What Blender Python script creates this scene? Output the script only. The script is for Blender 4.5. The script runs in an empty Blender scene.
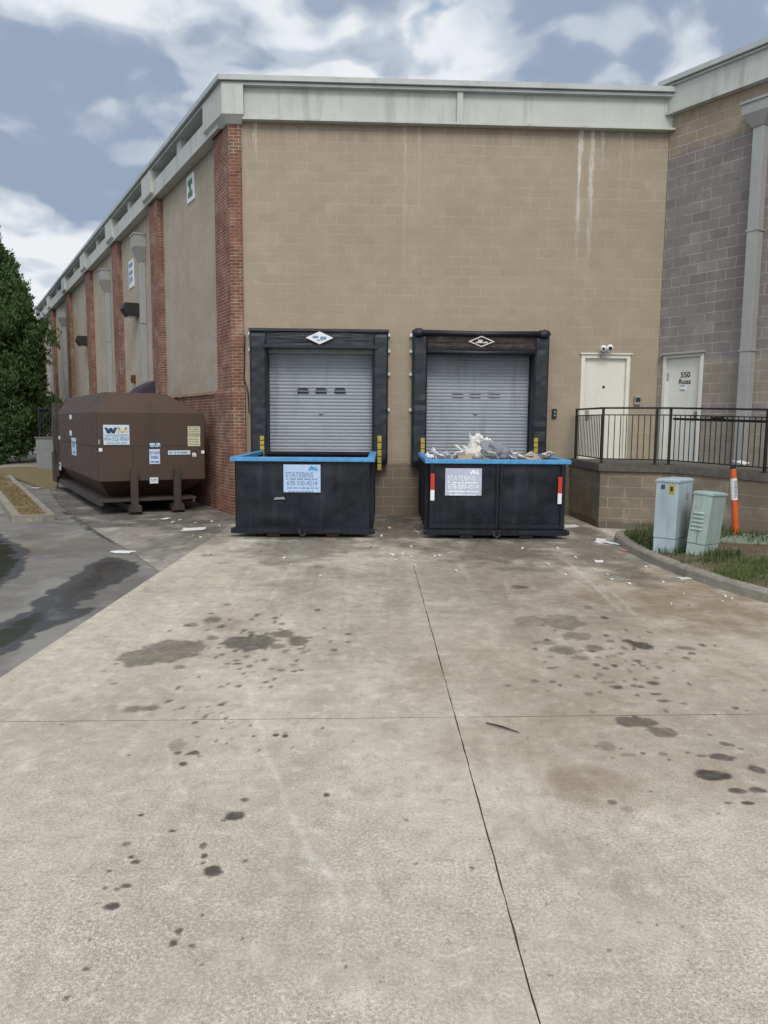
import bpy, bmesh, math, random
import numpy as np
from math import sin, cos, tan, atan, atan2, radians, pi, sqrt
from mathutils import Matrix, Vector, noise as mnoise

random.seed(7)
rng = np.random.default_rng(11)
scene = bpy.context.scene
COL = scene.collection

# ------------------------------------------------------------------ camera
FPX, CAMH = 760.0, 2.0
cam_d = bpy.data.cameras.new('camera')
cam = bpy.data.objects.new('camera', cam_d)
COL.objects.link(cam)
cam_d.sensor_fit = 'AUTO'
cam_d.sensor_width = 36.0
cam_d.lens = FPX / 1024 * 36.0
cam_d.clip_start = 0.05
cam_d.clip_end = 2000
CM = Matrix.Rotation(pi / 2 - radians(6.7), 4, 'X') @ Matrix.Rotation(radians(0.41), 4, 'Z')
cam.matrix_world = Matrix.Translation((0, 0, CAMH)) @ CM
scene.camera = cam
CM3 = CM.to_3x3()
EYE = Vector((0, 0, CAMH))


def ray(x, y):
    return CM3 @ Vector(((x - 384) / FPX, (512 - y) / FPX, -1))


def gnd(x, y, z=0.0):
    """survey: photo point -> ground point at height z"""
    d = ray(x, y)
    return EYE + d * ((z - CAMH) / d.z)


def at(x, y, D):
    d = ray(x, y)
    return EYE + d * (D / d.y)


class Frame:
    def __init__(s, o, a):
        s.o = Vector((o[0], o[1], 0))
        s.a = a
        s.X = Vector((cos(a), sin(a), 0))
        s.Y = Vector((-sin(a), cos(a), 0))

    def hit(s, x, y, yl=0.0):
        d = ray(x, y)
        t = ((s.o + s.Y * yl - EYE).dot(s.Y)) / d.dot(s.Y)
        p = EYE + d * t
        return (p - s.o).dot(s.X), p.z

    def w(s, x, y, z=0):
        return s.o + s.X * x + s.Y * y + Vector((0, 0, z))

    def loc(s, p):
        q = Vector(p) - s.o
        return q.dot(s.X), q.dot(s.Y)


FR = Frame((-3.22, 16.243), radians(2.62))      # front wall (docks)
FL = Frame((-3.22, 16.243), radians(-60.3))     # long side wall
FW = Frame((5.917, 16.662), radians(-55.1))     # wing on the right


# ------------------------------------------------------------------ materials
class NT:
    def __init__(s, nt):
        s.nt = nt
        s.n = nt.nodes
        s.l = nt.links

    def add(s, t, **kw):
        n = s.n.new(t)
        for k, v in kw.items():
            setattr(n, k, v)
        return n

    def link(s, a, b):
        s.l.new(a, b)

    def _set(s, sock, v):
        if v is None:
            return
        if isinstance(v, bpy.types.NodeSocket):
            s.l.new(v, sock)
        else:
            sock.default_value = v

    def math(s, op, a, b=None, c=None, clamp=False):
        n = s.add('ShaderNodeMath', operation=op, use_clamp=clamp)
        s._set(n.inputs[0], a)
        if b is not None: s._set(n.inputs[1], b)
        if c is not None: s._set(n.inputs[2], c)
        return n.outputs[0]

    def vmath(s, op, a, b=None):
        n = s.add('ShaderNodeVectorMath', operation=op)
        s._set(n.inputs[0], a)
        if b is not None: s._set(n.inputs[1], b)
        return n.outputs['Value'] if op in ('DOT_PRODUCT', 'LENGTH', 'DISTANCE') else n.outputs[0]

    def mix(s, fac, a, b, mode='MIX'):
        n = s.add('ShaderNodeMix', data_type='RGBA', blend_type=mode)
        s._set(n.inputs['Factor'], fac)
        for sock, v in ((n.inputs[6], a), (n.inputs[7], b)):
            if not isinstance(v, bpy.types.NodeSocket) and len(v) == 3:
                v = (*v, 1)
            s._set(sock, v)
        return n.outputs[2]

    def noise(s, vec, scale, detail=4, rough=0.55, dist=0.0):
        n = s.add('ShaderNodeTexNoise')
        s._set(n.inputs['Vector'], vec)
        n.inputs['Scale'].default_value = scale
        n.inputs['Detail'].default_value = detail
        n.inputs['Roughness'].default_value = rough
        n.inputs['Distortion'].default_value = dist
        return n.outputs['Fac']

    def ramp(s, v, lo, hi, a=0.0, b=1.0, smooth=True):
        n = s.add('ShaderNodeMapRange', interpolation_type='SMOOTHSTEP' if smooth else 'LINEAR')
        s._set(n.inputs[0], v)
        for i, q in enumerate((lo, hi, a, b)):
            n.inputs[i + 1].default_value = q
        return n.outputs[0]

    def scalev(s, vec, sc):
        n = s.add('ShaderNodeMapping')
        s._set(n.inputs[0], vec)
        n.inputs['Scale'].default_value = sc
        return n.outputs[0]

    def obj(s):
        return s.add('ShaderNodeTexCoord').outputs['Object']

    def sep(s, v):
        n = s.add('ShaderNodeSeparateXYZ')
        s._set(n.inputs[0], v)
        return n.outputs

    def comb(s, x, y, z):
        n = s.add('ShaderNodeCombineXYZ')
        for i, v in enumerate((x, y, z)):
            s._set(n.inputs[i], v)
        return n.outputs[0]

    def bump(s, h, strength=0.3, dist=0.01):
        n = s.add('ShaderNodeBump')
        n.inputs['Strength'].default_value = strength
        n.inputs['Distance'].default_value = dist
        s._set(n.inputs['Height'], h)
        return n.outputs[0]


def newmat(name):
    m = bpy.data.materials.new(name)
    m.use_nodes = True
    t = NT(m.node_tree)
    b = t.n['Principled BSDF']
    return m, t, b


def hexc(r, g, b):
    f = lambda c: (c / 255 / 12.92) if c / 255 <= .04045 else ((c / 255 + .055) / 1.055) ** 2.4
    return (f(r), f(g), f(b))


def plain(name, col, rough=0.6, metal=0.0, var=0.25, scale=3.0, dirt=None, dirt_amt=0.4, bump=0.15, streak=False, spec=0.5):
    """painted / weathered surface with mottling, optional dirt and run streaks"""
    m, t, b = newmat(name)
    o = t.obj()
    n1 = t.noise(o, scale, 5, .6)
    n2 = t.noise(o, scale * 9, 4, .6)
    f = t.math('ADD', t.math('MULTIPLY', n1, .7), t.math('MULTIPLY', n2, .3))
    dark = tuple(c * (1 - var) for c in col)
    lite = tuple(min(1, c * (1 + var)) for c in col)
    c = t.mix(t.ramp(f, .3, .7), dark, lite)
    if dirt:
        v = t.scalev(o, (scale * 3, scale * 3, scale * .35)) if streak else t.scalev(o, (scale * .8,) * 3)
        k = t.ramp(t.noise(v, 1.0, 5, .65), .5, .75)
        c = t.mix(t.math('MULTIPLY', k, dirt_amt), c, dirt)
    t.link(c, b.inputs['Base Color'])
    b.inputs['Metallic'].default_value = metal
    b.inputs['Specular IOR Level'].default_value = spec
    t.link(t.ramp(n2, .3, .7, max(.05, rough - .1), min(1, rough + .1)), b.inputs['Roughness'])
    if bump:
        t.link(t.bump(f, bump, .01), b.inputs['Normal'])
    return m


def masonry(name, col1, col2, mortar, w, h, msize=.008, mort_vis=1.0, var=.15, zones=(), streaks=(), topdirt=None, patch=None, bumpk=.3, dropz=None, rough=.85):
    """brick / block courses laid along local x+y and z"""
    m, t, b = newmat(name)
    o = t.obj()
    x, y, z = t.sep(o)
    u = t.math('ADD', x, y)
    v = t.comb(u, z, 0.0)
    br = t.add('ShaderNodeTexBrick', offset=.5, offset_frequency=2)
    t.link(v, br.inputs['Vector'])
    br.inputs['Scale'].default_value = 1
    br.inputs['Brick Width'].default_value = w
    br.inputs['Row Height'].default_value = h
    br.inputs['Mortar Size'].default_value = msize
    br.inputs['Mortar Smooth'].default_value = .25
    br.inputs['Bias'].default_value = 0
    br.inputs['Color1'].default_value = (0, 0, 0, 1)
    br.inputs['Color2'].default_value = (1, 1, 1, 1)
    br.inputs['Mortar'].default_value = (.5, .5, .5, 1)
    big = t.noise(o, .45, 5, .6)
    mid = t.noise(o, 2.2, 5, .6)
    fine = t.noise(o, 45, 4, .65)
    c = t.mix(br.outputs['Color'], col1, col2)
    for (z0, z1, zc1, zc2) in zones:
        zw = t.math('ADD', z, t.math('MULTIPLY', t.math('SUBTRACT', mid, .5), .35))
        k = t.math('MULTIPLY', t.ramp(zw, z0 - .04, z0 + .04), t.ramp(zw, z1 - .04, z1 + .04, 1, 0))
        c = t.mix(k, c, t.mix(br.outputs['Color'], zc1, zc2))
    c = t.mix(t.ramp(big, .35, .65, 0, var), c, (.02, .018, .015))
    c = t.mix(t.ramp(mid, .45, .75, 0, var * .8), c, (.75, .7, .6))
    c = t.mix(t.ramp(fine, .55, .8, 0, .16), c, (.02, .02, .02))
    c = t.mix(t.ramp(fine, .2, .45, .14, 0), c, (.8, .78, .72))
    if patch:
        pk = t.ramp(t.noise(t.scalev(o, (.5, .5, .9)), 1.3, 6, .65, .5), .52, .62)
        c = t.mix(t.math('MULTIPLY', pk, patch[1]), c, patch[0])
    if topdirt:
        zt, dep, dc, amt = topdirt
        nd = t.noise(t.scalev(o, (6, 6, .5)), 1, 5, .6)
        zz = t.math('ADD', z, t.math('MULTIPLY', t.math('SUBTRACT', nd, .5), dep * 1.6))
        c = t.mix(t.ramp(zz, zt - dep, zt, 0, amt), c, dc)
    if dropz:
        z0, dc, amt = dropz
        zz = t.math('ADD', z, t.math('MULTIPLY', t.math('SUBTRACT', mid, .5), .12))
        c = t.mix(t.ramp(zz, z0 - .05, z0, amt, 0), c, dc)
    mm = t.math('MULTIPLY', br.outputs['Fac'], t.ramp(t.noise(o, 1.1, 5, .75), .38, .62, .3 * mort_vis, mort_vis))
    c = t.mix(mm, c, mortar)
    for (sx, sw, zt, zb, sc, amt) in streaks:
        wob = t.math('MULTIPLY', t.math('SUBTRACT', t.noise(o, 5, 3, .6), .5), .12)
        dx = t.math('ABSOLUTE', t.math('ADD', t.math('SUBTRACT', x, sx), wob))
        k = t.ramp(dx, sw * .25, sw, 1, 0)
        k = t.math('MULTIPLY', k, t.ramp(z, zb, zt))
        k = t.math('MULTIPLY', k, t.ramp(t.noise(t.scalev(o, (18, 18, 1.6)), 1, 4, .6), .32, .6))
        c = t.mix(t.math('MULTIPLY', k, amt), c, sc)
    t.link(c, b.inputs['Base Color'])
    b.inputs['Roughness'].default_value = rough
    b.inputs['Specular IOR Level'].default_value = .25
    hgt = t.math('ADD', t.math('MULTIPLY', t.math('SUBTRACT', 1.0, br.outputs['Fac']), 1.0), t.math('MULTIPLY', fine, .35))
    t.link(t.bump(hgt, bumpk, .008), b.inputs['Normal'])
    return m


def concrete_mat(name, base, masks=True, dark=(.03, .027, .022), brown=(.2, .132, .075)):
    m, t, b = newmat(name)
    g = t.add('ShaderNodeNewGeometry').outputs['Position']
    big = t.noise(g, .35, 5, .6, .3)
    mid = t.noise(t.scalev(g, (1, .6, 1)), 1.6, 6, .68, .5)
    trk = t.noise(t.scalev(g, (2.6, .16, 1)), 1.0, 6, .65, .3)     # drag and tyre polish along the drive
    swp = t.noise(t.scalev(g, (.7, 7, 1)), 1.0, 5, .65, .2)         # broom finish across it
    sml = t.noise(g, 8, 6, .72, .3)
    fine = t.noise(g, 60, 4, .75)
    grain = t.noise(g, 210, 2, .7)
    q_ = lambda k, p=1.0: tuple(min(.85, c_ * k) for c_ in base)
    c = t.mix(t.ramp(big, .3, .7), q_(.82), q_(1.1))
    c = t.mix(t.ramp(mid, .5, .7, 0, .55), c, (base[0] * .5, base[1] * .47, base[2] * .42))
    c = t.mix(t.ramp(mid, .3, .48, .4, 0), c, q_(1.4))
    c = t.mix(t.ramp(trk, .52, .68, 0, .32), c, q_(.58))
    c = t.mix(t.ramp(trk, .34, .47, .3, 0), c, q_(1.45))
    c = t.mix(t.ramp(swp, .54, .7, 0, .25), c, q_(.62))
    yy_ = t.sep(g)[1]
    wear = t.math('MULTIPLY', t.ramp(t.noise(g, .9, 4, .6, .4), .36, .62, .35, 1), t.ramp(t.math('ADD', yy_, t.math('MULTIPLY', t.noise(g, .6, 3, .6), 2.5)), 3.4, 6.5, 1, .34))
    c = t.mix(t.ramp(t.noise(g, .22, 4, .6, .6), .5, .68, 0, .4), c, (base[0] * .62, base[1] * .58, base[2] * .5))
    c = t.mix(t.ramp(sml, .5, .66, 0, .5), c, q_(.56))
    c = t.mix(t.ramp(sml, .34, .48, .45, 0), c, q_(1.5))
    c = t.mix(t.math('MULTIPLY', t.ramp(fine, .5, .62, 0, .66), wear), c, q_(.45))
    c = t.mix(t.math('MULTIPLY', t.ramp(fine, .38, .49, .6, 0), wear), c, q_(1.75))
    c = t.mix(t.math('MULTIPLY', t.ramp(grain, .52, .62, 0, .65), wear), c, q_(.4))
    c = t.mix(t.math('MULTIPLY', t.ramp(grain, .38, .48, .55, 0), wear), c, q_(1.7))
    # pits of lost aggregate
    vor = t.add('ShaderNodeTexVoronoi', feature='F1')
    t.link(g, vor.inputs['Vector'])
    vor.inputs['Scale'].default_value = 42
    pit = t.ramp(vor.outputs['Distance'], .05, .2, 1, 0)
    pit = t.math('MULTIPLY', pit, t.ramp(t.noise(g, 3.0, 4, .6), .45, .62))
    c = t.mix(t.math('MULTIPLY', pit, .6), c, (.05, .047, .04))
    h = t.math('ADD', t.math('MULTIPLY', fine, .6), t.math('MULTIPLY', pit, -.8))
    h = t.math('ADD', h, t.math('MULTIPLY', sml, .3))
    rough = .88
    if masks:
        at_ = t.add('ShaderNodeAttribute', attribute_name='stain_shade')
        r, gg, bb = t.sep(at_.outputs['Vector'])
        nb = t.noise(g, 2.5, 5, .65)
        c = t.mix(t.math('MULTIPLY', bb, t.ramp(nb, .3, .6, .45, 1)), c, brown)
        nl = t.noise(g, 18, 5, .7)
        c = t.mix(t.math('MULTIPLY', gg, t.ramp(nl, .4, .6, .25, .95)), c, (.66, .64, .59))
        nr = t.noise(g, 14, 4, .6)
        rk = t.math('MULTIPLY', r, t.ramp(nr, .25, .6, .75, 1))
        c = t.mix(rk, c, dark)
    t.link(c, b.inputs['Base Color'])
    b.inputs['Roughness'].default_value = rough
    b.inputs['Specular IOR Level'].default_value = .3
    t.link(t.bump(h, .35, .01), b.inputs['Normal'])
    return m


def asphalt_mat(name, base=(.085, .083, .08), attr=True):
    m, t, b = newmat(name)
    g = t.add('ShaderNodeNewGeometry').outputs['Position']
    big = t.noise(g, .6, 5, .6, .5)
    mid = t.noise(g, 3, 6, .65)
    fine = t.noise(g, 90, 4, .75)
    c = t.mix(t.ramp(big, .3, .7), tuple(q * .8 for q in base), tuple(q * 1.35 for q in base))
    c = t.mix(t.ramp(mid, .45, .7, 0, .45), c, tuple(q * 1.9 for q in base))
    c = t.mix(t.ramp(fine, .52, .75, 0, .6), c, tuple(q * 2.4 for q in base))
    c = t.mix(t.ramp(fine, .25, .45, .5, 0), c, tuple(q * .4 for q in base))
    h = fine
    if attr:
        a = t.add('ShaderNodeAttribute', attribute_name='stain_shade')
        wet, lite, silt = t.sep(a.outputs['Vector'])
        c = t.mix(t.math('MULTIPLY', lite, .6), c, (.3, .29, .26))
        c = t.mix(t.math('MULTIPLY', silt, .8), c, (.13, .11, .075))
        wk = t.ramp(t.math('ADD', wet, t.math('MULTIPLY', t.math('SUBTRACT', mid, .5), .35)), .3, .52)
        c = t.mix(t.math('MULTIPLY', wk, .85), c, (.028, .027, .026))
        deep = t.ramp(t.math('ADD', wet, t.math('MULTIPLY', t.math('SUBTRACT', mid, .5), .9)), .72, 1.0)
        rg = t.math('SUBTRACT', .85, t.math('MULTIPLY', wk, .47))
        rg = t.math('SUBTRACT', rg, t.math('MULTIPLY', deep, .26))
        t.link(rg, b.inputs['Roughness'])
        bs = t.add('ShaderNodeBump')
        bs.inputs['Distance'].default_value = .01
        t.link(t.math('SUBTRACT', .4, t.math('MULTIPLY', deep, .38)), bs.inputs['Strength'])
        t.link(h, bs.inputs['Height'])
        t.link(bs.outputs[0], b.inputs['Normal'])
    else:
        b.inputs['Roughness'].default_value = .85
        t.link(t.bump(h, .4, .01), b.inputs['Normal'])
    t.link(c, b.inputs['Base Color'])
    return m


def soil_mat(name, a, b_, c_, s=3.0):
    m, t, b = newmat(name)
    g = t.add('ShaderNodeNewGeometry').outputs['Position']
    n1 = t.noise(g, s, 6, .65)
    n2 = t.noise(g, s * 14, 5, .7)
    c = t.mix(t.ramp(n1, .35, .65), a, b_)
    c = t.mix(t.ramp(n2, .48, .66, 0, .8), c, c_)
    t.link(c, b.inputs['Base Color'])
    b.inputs['Roughness'].default_value = .95
    b.inputs['Specular IOR Level'].default_value = .1
    t.link(t.bump(t.math('ADD', n1, n2), .8, .03), b.inputs['Normal'])
    return m


def leaf_mat(name, a, b_, transl=.25):
    m, t, b = newmat(name)
    g = t.add('ShaderNodeNewGeometry')
    rnd = g.outputs['Random Per Island']
    n = t.noise(g.outputs['Position'], .8, 4, .6)
    c = t.mix(t.math('MULTIPLY', t.math('ADD', rnd, n), .5), a, b_)
    t.link(c, b.inputs['Base Color'])
    b.inputs['Roughness'].default_value = .6
    b.inputs['Specular IOR Level'].default_value = .25
    tr = t.add('ShaderNodeBsdfTranslucent')
    t.link(c, tr.inputs[0])
    mx = t.add('ShaderNodeMixShader')
    mx.inputs[0].default_value = transl
    t.link(b.outputs[0], mx.inputs[1])
    t.link(tr.outputs[0], mx.inputs[2])
    t.link(mx.outputs[0], t.n['Material Output'].inputs[0])
    return m


TAN1, TAN2 = (.338, .28, .207), (.36, .30, .224)
M = {}
_hx = lambda px, y=.04: FR.hit(px, 140, y)[0]
M['cmu'] = masonry('tan_block', TAN1, TAN2, (.44, .385, .305), .406, .203, .006, .8, .09,
                   streaks=[(_hx(581), .07, 8.0, 4.9, (.66, .68, .66), .85), (_hx(592.5), .07, 7.9, 4.7, (.66, .68, .66), .7),
                            (_hx(603), .05, 8.1, 7.0, (.5, .48, .42), .6), (_hx(622), .04, 8.1, 5.8, (.5, .47, .4), .6),
                            (_hx(632), .04, 8.1, 6.6, (.5, .47, .4), .5), (_hx(405), .06, 8.0, 4.5, (.46, .43, .36), .5),
                            (_hx(420), .05, 8.0, 5.5, (.46, .43, .36), .45), (_hx(255), .05, 7.8, 7.3, (.6, .56, .48), .7)],
                   topdirt=(8.15, .55, (.17, .155, .135), .45), patch=((.345, .305, .24), .22),
                   dropz=(1.14, (.13, .108, .082), .62))
M['side_cmu'] = masonry('side_block', (.37, .32, .25), (.385, .335, .262), (.40, .355, .28), .406, .203, .005, .35, .12,
                        topdirt=(8.1, .5, (.15, .14, .12), .4), patch=((.42, .38, .32), .5), bumpk=.15)
M['wing_cmu'] = masonry('wing_block', (.2, .184, .178), (.245, .226, .22), (.46, .43, .41), .406, .203, .008, .75, .15,
                        zones=[(7.58, 10, (.29, .245, .18), (.31, .26, .19)), (-1, 3.35, (.27, .24, .2), (.31, .275, .23))], patch=((.19, .175, .175), .35))
M['brick'] = masonry('red_brick', (.235, .1, .062), (.145, .063, .043), (.39, .33, .275), .203, .0677, .009, .8, .2, bumpk=.5)
M['landing_cmu'] = masonry('landing_block', (.205, .172, .13), (.24, .202, .152), (.38, .33, .25), .406, .203, .007, .7, .2,
                           patch=((.18, .15, .115), .45), dropz=(.16, (.1, .09, .075), .6))
M['fascia'] = plain('fascia_paint', (.47, .49, .458), .65, 0, .08, 1.2, (.24, .25, .23), .55, .05, True)
M['cap'] = plain('cap_metal', (.42, .45, .44), .5, .0, .12, 1.6, (.12, .13, .12), .55, .05)
M['roof'] = plain('roof_gravel', (.2, .19, .18), .9, 0, .2, 4)
M['conc'] = concrete_mat('drive_concrete', (.475, .434, .352))
M['curb'] = concrete_mat('curb_concrete', (.28, .26, .22), False)
M['slabedge'] = concrete_mat('landing_concrete', (.135, .128, .115), False)
M['apron'] = concrete_mat('apron_concrete', (.29, .265, .23))
M['asph'] = asphalt_mat('lot_asphalt', (.135, .127, .114))
M['ground'] = asphalt_mat('far_asphalt', (.1, .096, .09), False)
M['dry'] = soil_mat('dry_verge', (.27, .19, .11), (.25, .2, .115), (.14, .1, .06))
M['olive'] = soil_mat('olive_verge', (.19, .16, .085), (.22, .18, .10), (.12, .105, .055))
M['soil'] = soil_mat('planting_soil', (.15, .115, .078), (.21, .175, .13), (.085, .07, .048), 2.5)
M['blk_pad'] = plain('shelter_vinyl', (.011, .015, .024), .55, 0, .4, 3, (.06, .06, .065), .35, .5)
M['torn_pad'] = plain('torn_vinyl', (.022, .017, .016), .75, 0, .5, 5, (.09, .065, .055), .7, .8)
M['shutter'] = plain('galvanised_shutter', (.275, .305, .34), .5, .1, .1, 1.3, (.14, .15, .16), .45, .08, True)
M['steel'] = plain('grey_steel', (.3, .31, .31), .5, .4, .15, 3, (.1, .08, .06), .4)
M['dark'] = plain('dark_gap', (.01, .01, .012), .7, 0, .2, 3)
M['yellow'] = plain('guide_yellow', (.42, .33, .05), .6, 0, .2, 8, (.08, .06, .02), .5)
M['binblk'] = plain('bin_black', (.0075, .0105, .017), .5, 0, .6, 1.7, (.032, .038, .05), .5, .3, True, spec=.32)
M['binpatch'] = plain('bin_repaint', (.010, .0135, .0205), .5, 0, .3, 4, (.03, .034, .04), .4, .2, spec=.35)
M['binblue'] = plain('rim_blue', (.075, .29, .56), .5, 0, .22, 6, (.12, .15, .17), .6, .2)
M['rust'] = plain('rusty_steel', (.05, .035, .028), .8, 0, .4, 8, (.12, .06, .03), .5)
M['white'] = plain('white_board', (.75, .77, .8), .5, 0, .05, 3, (.5, .5, .5), .3, .05)
M['signblue'] = plain('pale_placard', (.42, .56, .78), .45, 0, .1, 4, (.55, .62, .75), .5, .05)
M['signlav'] = plain('faded_placard', (.46, .5, .62), .45, 0, .1, 4, (.6, .63, .7), .5, .05)
M['ink'] = plain('ink_grey', (.16, .27, .42), .6, 0, .1, 4, bump=0)
M['inkpale'] = plain('ink_white', (.8, .83, .88), .6, 0, .05, 4, bump=0)
M['inkteal'] = plain('ink_teal', (.03, .3, .55), .6, 0, .1, 4, bump=0)
M['inkblk'] = plain('ink_black', (.012, .012, .014), .6, 0, .1, 4, bump=0)
M['inknavy'] = plain('ink_navy', (.02, .055, .12), .5, 0, .1, 4, bump=0)
M['inkgold'] = plain('ink_gold', (.58, .52, .32), .5, 0, .1, 4, bump=0)
M['inkblue'] = plain('ink_blue', (.06, .13, .4), .5, 0, .1, 4, bump=0)
M['cream'] = plain('cream_sheet', (.62, .58, .4), .6, 0, .1, 30, (.25, .25, .2), .6, 0)
M['red'] = plain('reflective_red', (.5, .035, .02), .4, 0, .15, 9, bump=0)
M['brown'] = plain('compactor_brown', (.082, .056, .045), .62, 0, .07, .5, (.055, .04, .033), .45, 0, True, spec=.22)
M['brown2'] = plain('compactor_frame', (.05, .036, .03), .6, 0, .3, 3, (.02, .017, .015), .6, .2)
M['purple'] = plain('purple_tarp', (.03, .02, .036), .7, 0, .3, 4, bump=.5)
M['door'] = plain('cream_door', (.70, .69, .61), .45, 0, .05, 1.2, (.3, .28, .22), .3, .04, True)
M['gdoor'] = plain('grey_green_door', (.66, .67, .62), .45, 0, .05, 1.2, (.28, .29, .25), .3, .04, True)
M['pipe'] = plain('downspout_paint', (.33, .34, .33), .5, .1, .08, 1.2, (.2, .2, .19), .3, .04, True)
M['rail'] = plain('railing_black', (.012, .014, .016), .45, .2, .3, 6, (.05, .04, .035), .3, .1)
M['cabblue'] = plain('cabinet_blue_grey', (.36, .45, .48), .5, 0, .12, 2.5, (.2, .26, .27), .5, .06, True)
M['cabgreen'] = plain('cabinet_green_grey', (.32, .41, .385), .5, 0, .12, 2.5, (.18, .23, .2), .5, .06, True)
M['orange'] = plain('marker_orange', (.62, .115, .025), .45, 0, .12, 5, (.3, .07, .03), .5, .05)
M['padgreen'] = plain('handhole_lid', (.2, .24, .19), .8, 0, .2, 6, (.1, .1, .07), .5)
M['lamp'] = plain('lamp_bronze', (.03, .028, .026), .5, .3, .2, 5)
M['glass'] = plain('lamp_lens', (.5, .5, .47), .2, 0, .05, 5, bump=0)
M['bark'] = plain('bark', (.06, .045, .035), .9, 0, .4, 8, bump=.8)
M['leaf'] = leaf_mat('conifer_leaf', (.022, .05, .016), (.12, .19, .06))
M['leaf2'] = leaf_mat('shrub_leaf', (.03, .06, .02), (.075, .13, .04))
M['blade'] = leaf_mat('grass_blade', (.08, .13, .035), (.21, .24, .09), .35)
M['weed'] = leaf_mat('weed_blade', (.035, .07, .02), (.1, .14, .05), .3)
M['dryblade'] = leaf_mat('dry_blade', (.28, .21, .11), (.2, .17, .08), .2)
M['paper'] = plain('paper_white', (.72, .72, .7), .8, 0, .08, 9, (.4, .38, .34), .4, .3)
M['greycloth'] = plain('grey_cloth', (.22, .23, .26), .9, 0, .15, 12, bump=.4)
M['card'] = plain('cardboard', (.32, .27, .21), .85, 0, .15, 9, (.18, .15, .11), .4, .2)
M['foam'] = plain('off_white_foam', (.62, .6, .55), .85, 0, .12, 9, (.35, .33, .28), .5, .3)
M['wood'] = plain('weathered_wood', (.2, .15, .11), .85, 0, .25, 15, bump=.3)
M['pink'] = plain('pink_paper', (.5, .22, .2), .8, 0, .1, 9, bump=.3)
M['rubble'] = soil_mat('rubble', (.16, .15, .14), (.24, .22, .2), (.5, .49, .47), 4)


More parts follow.
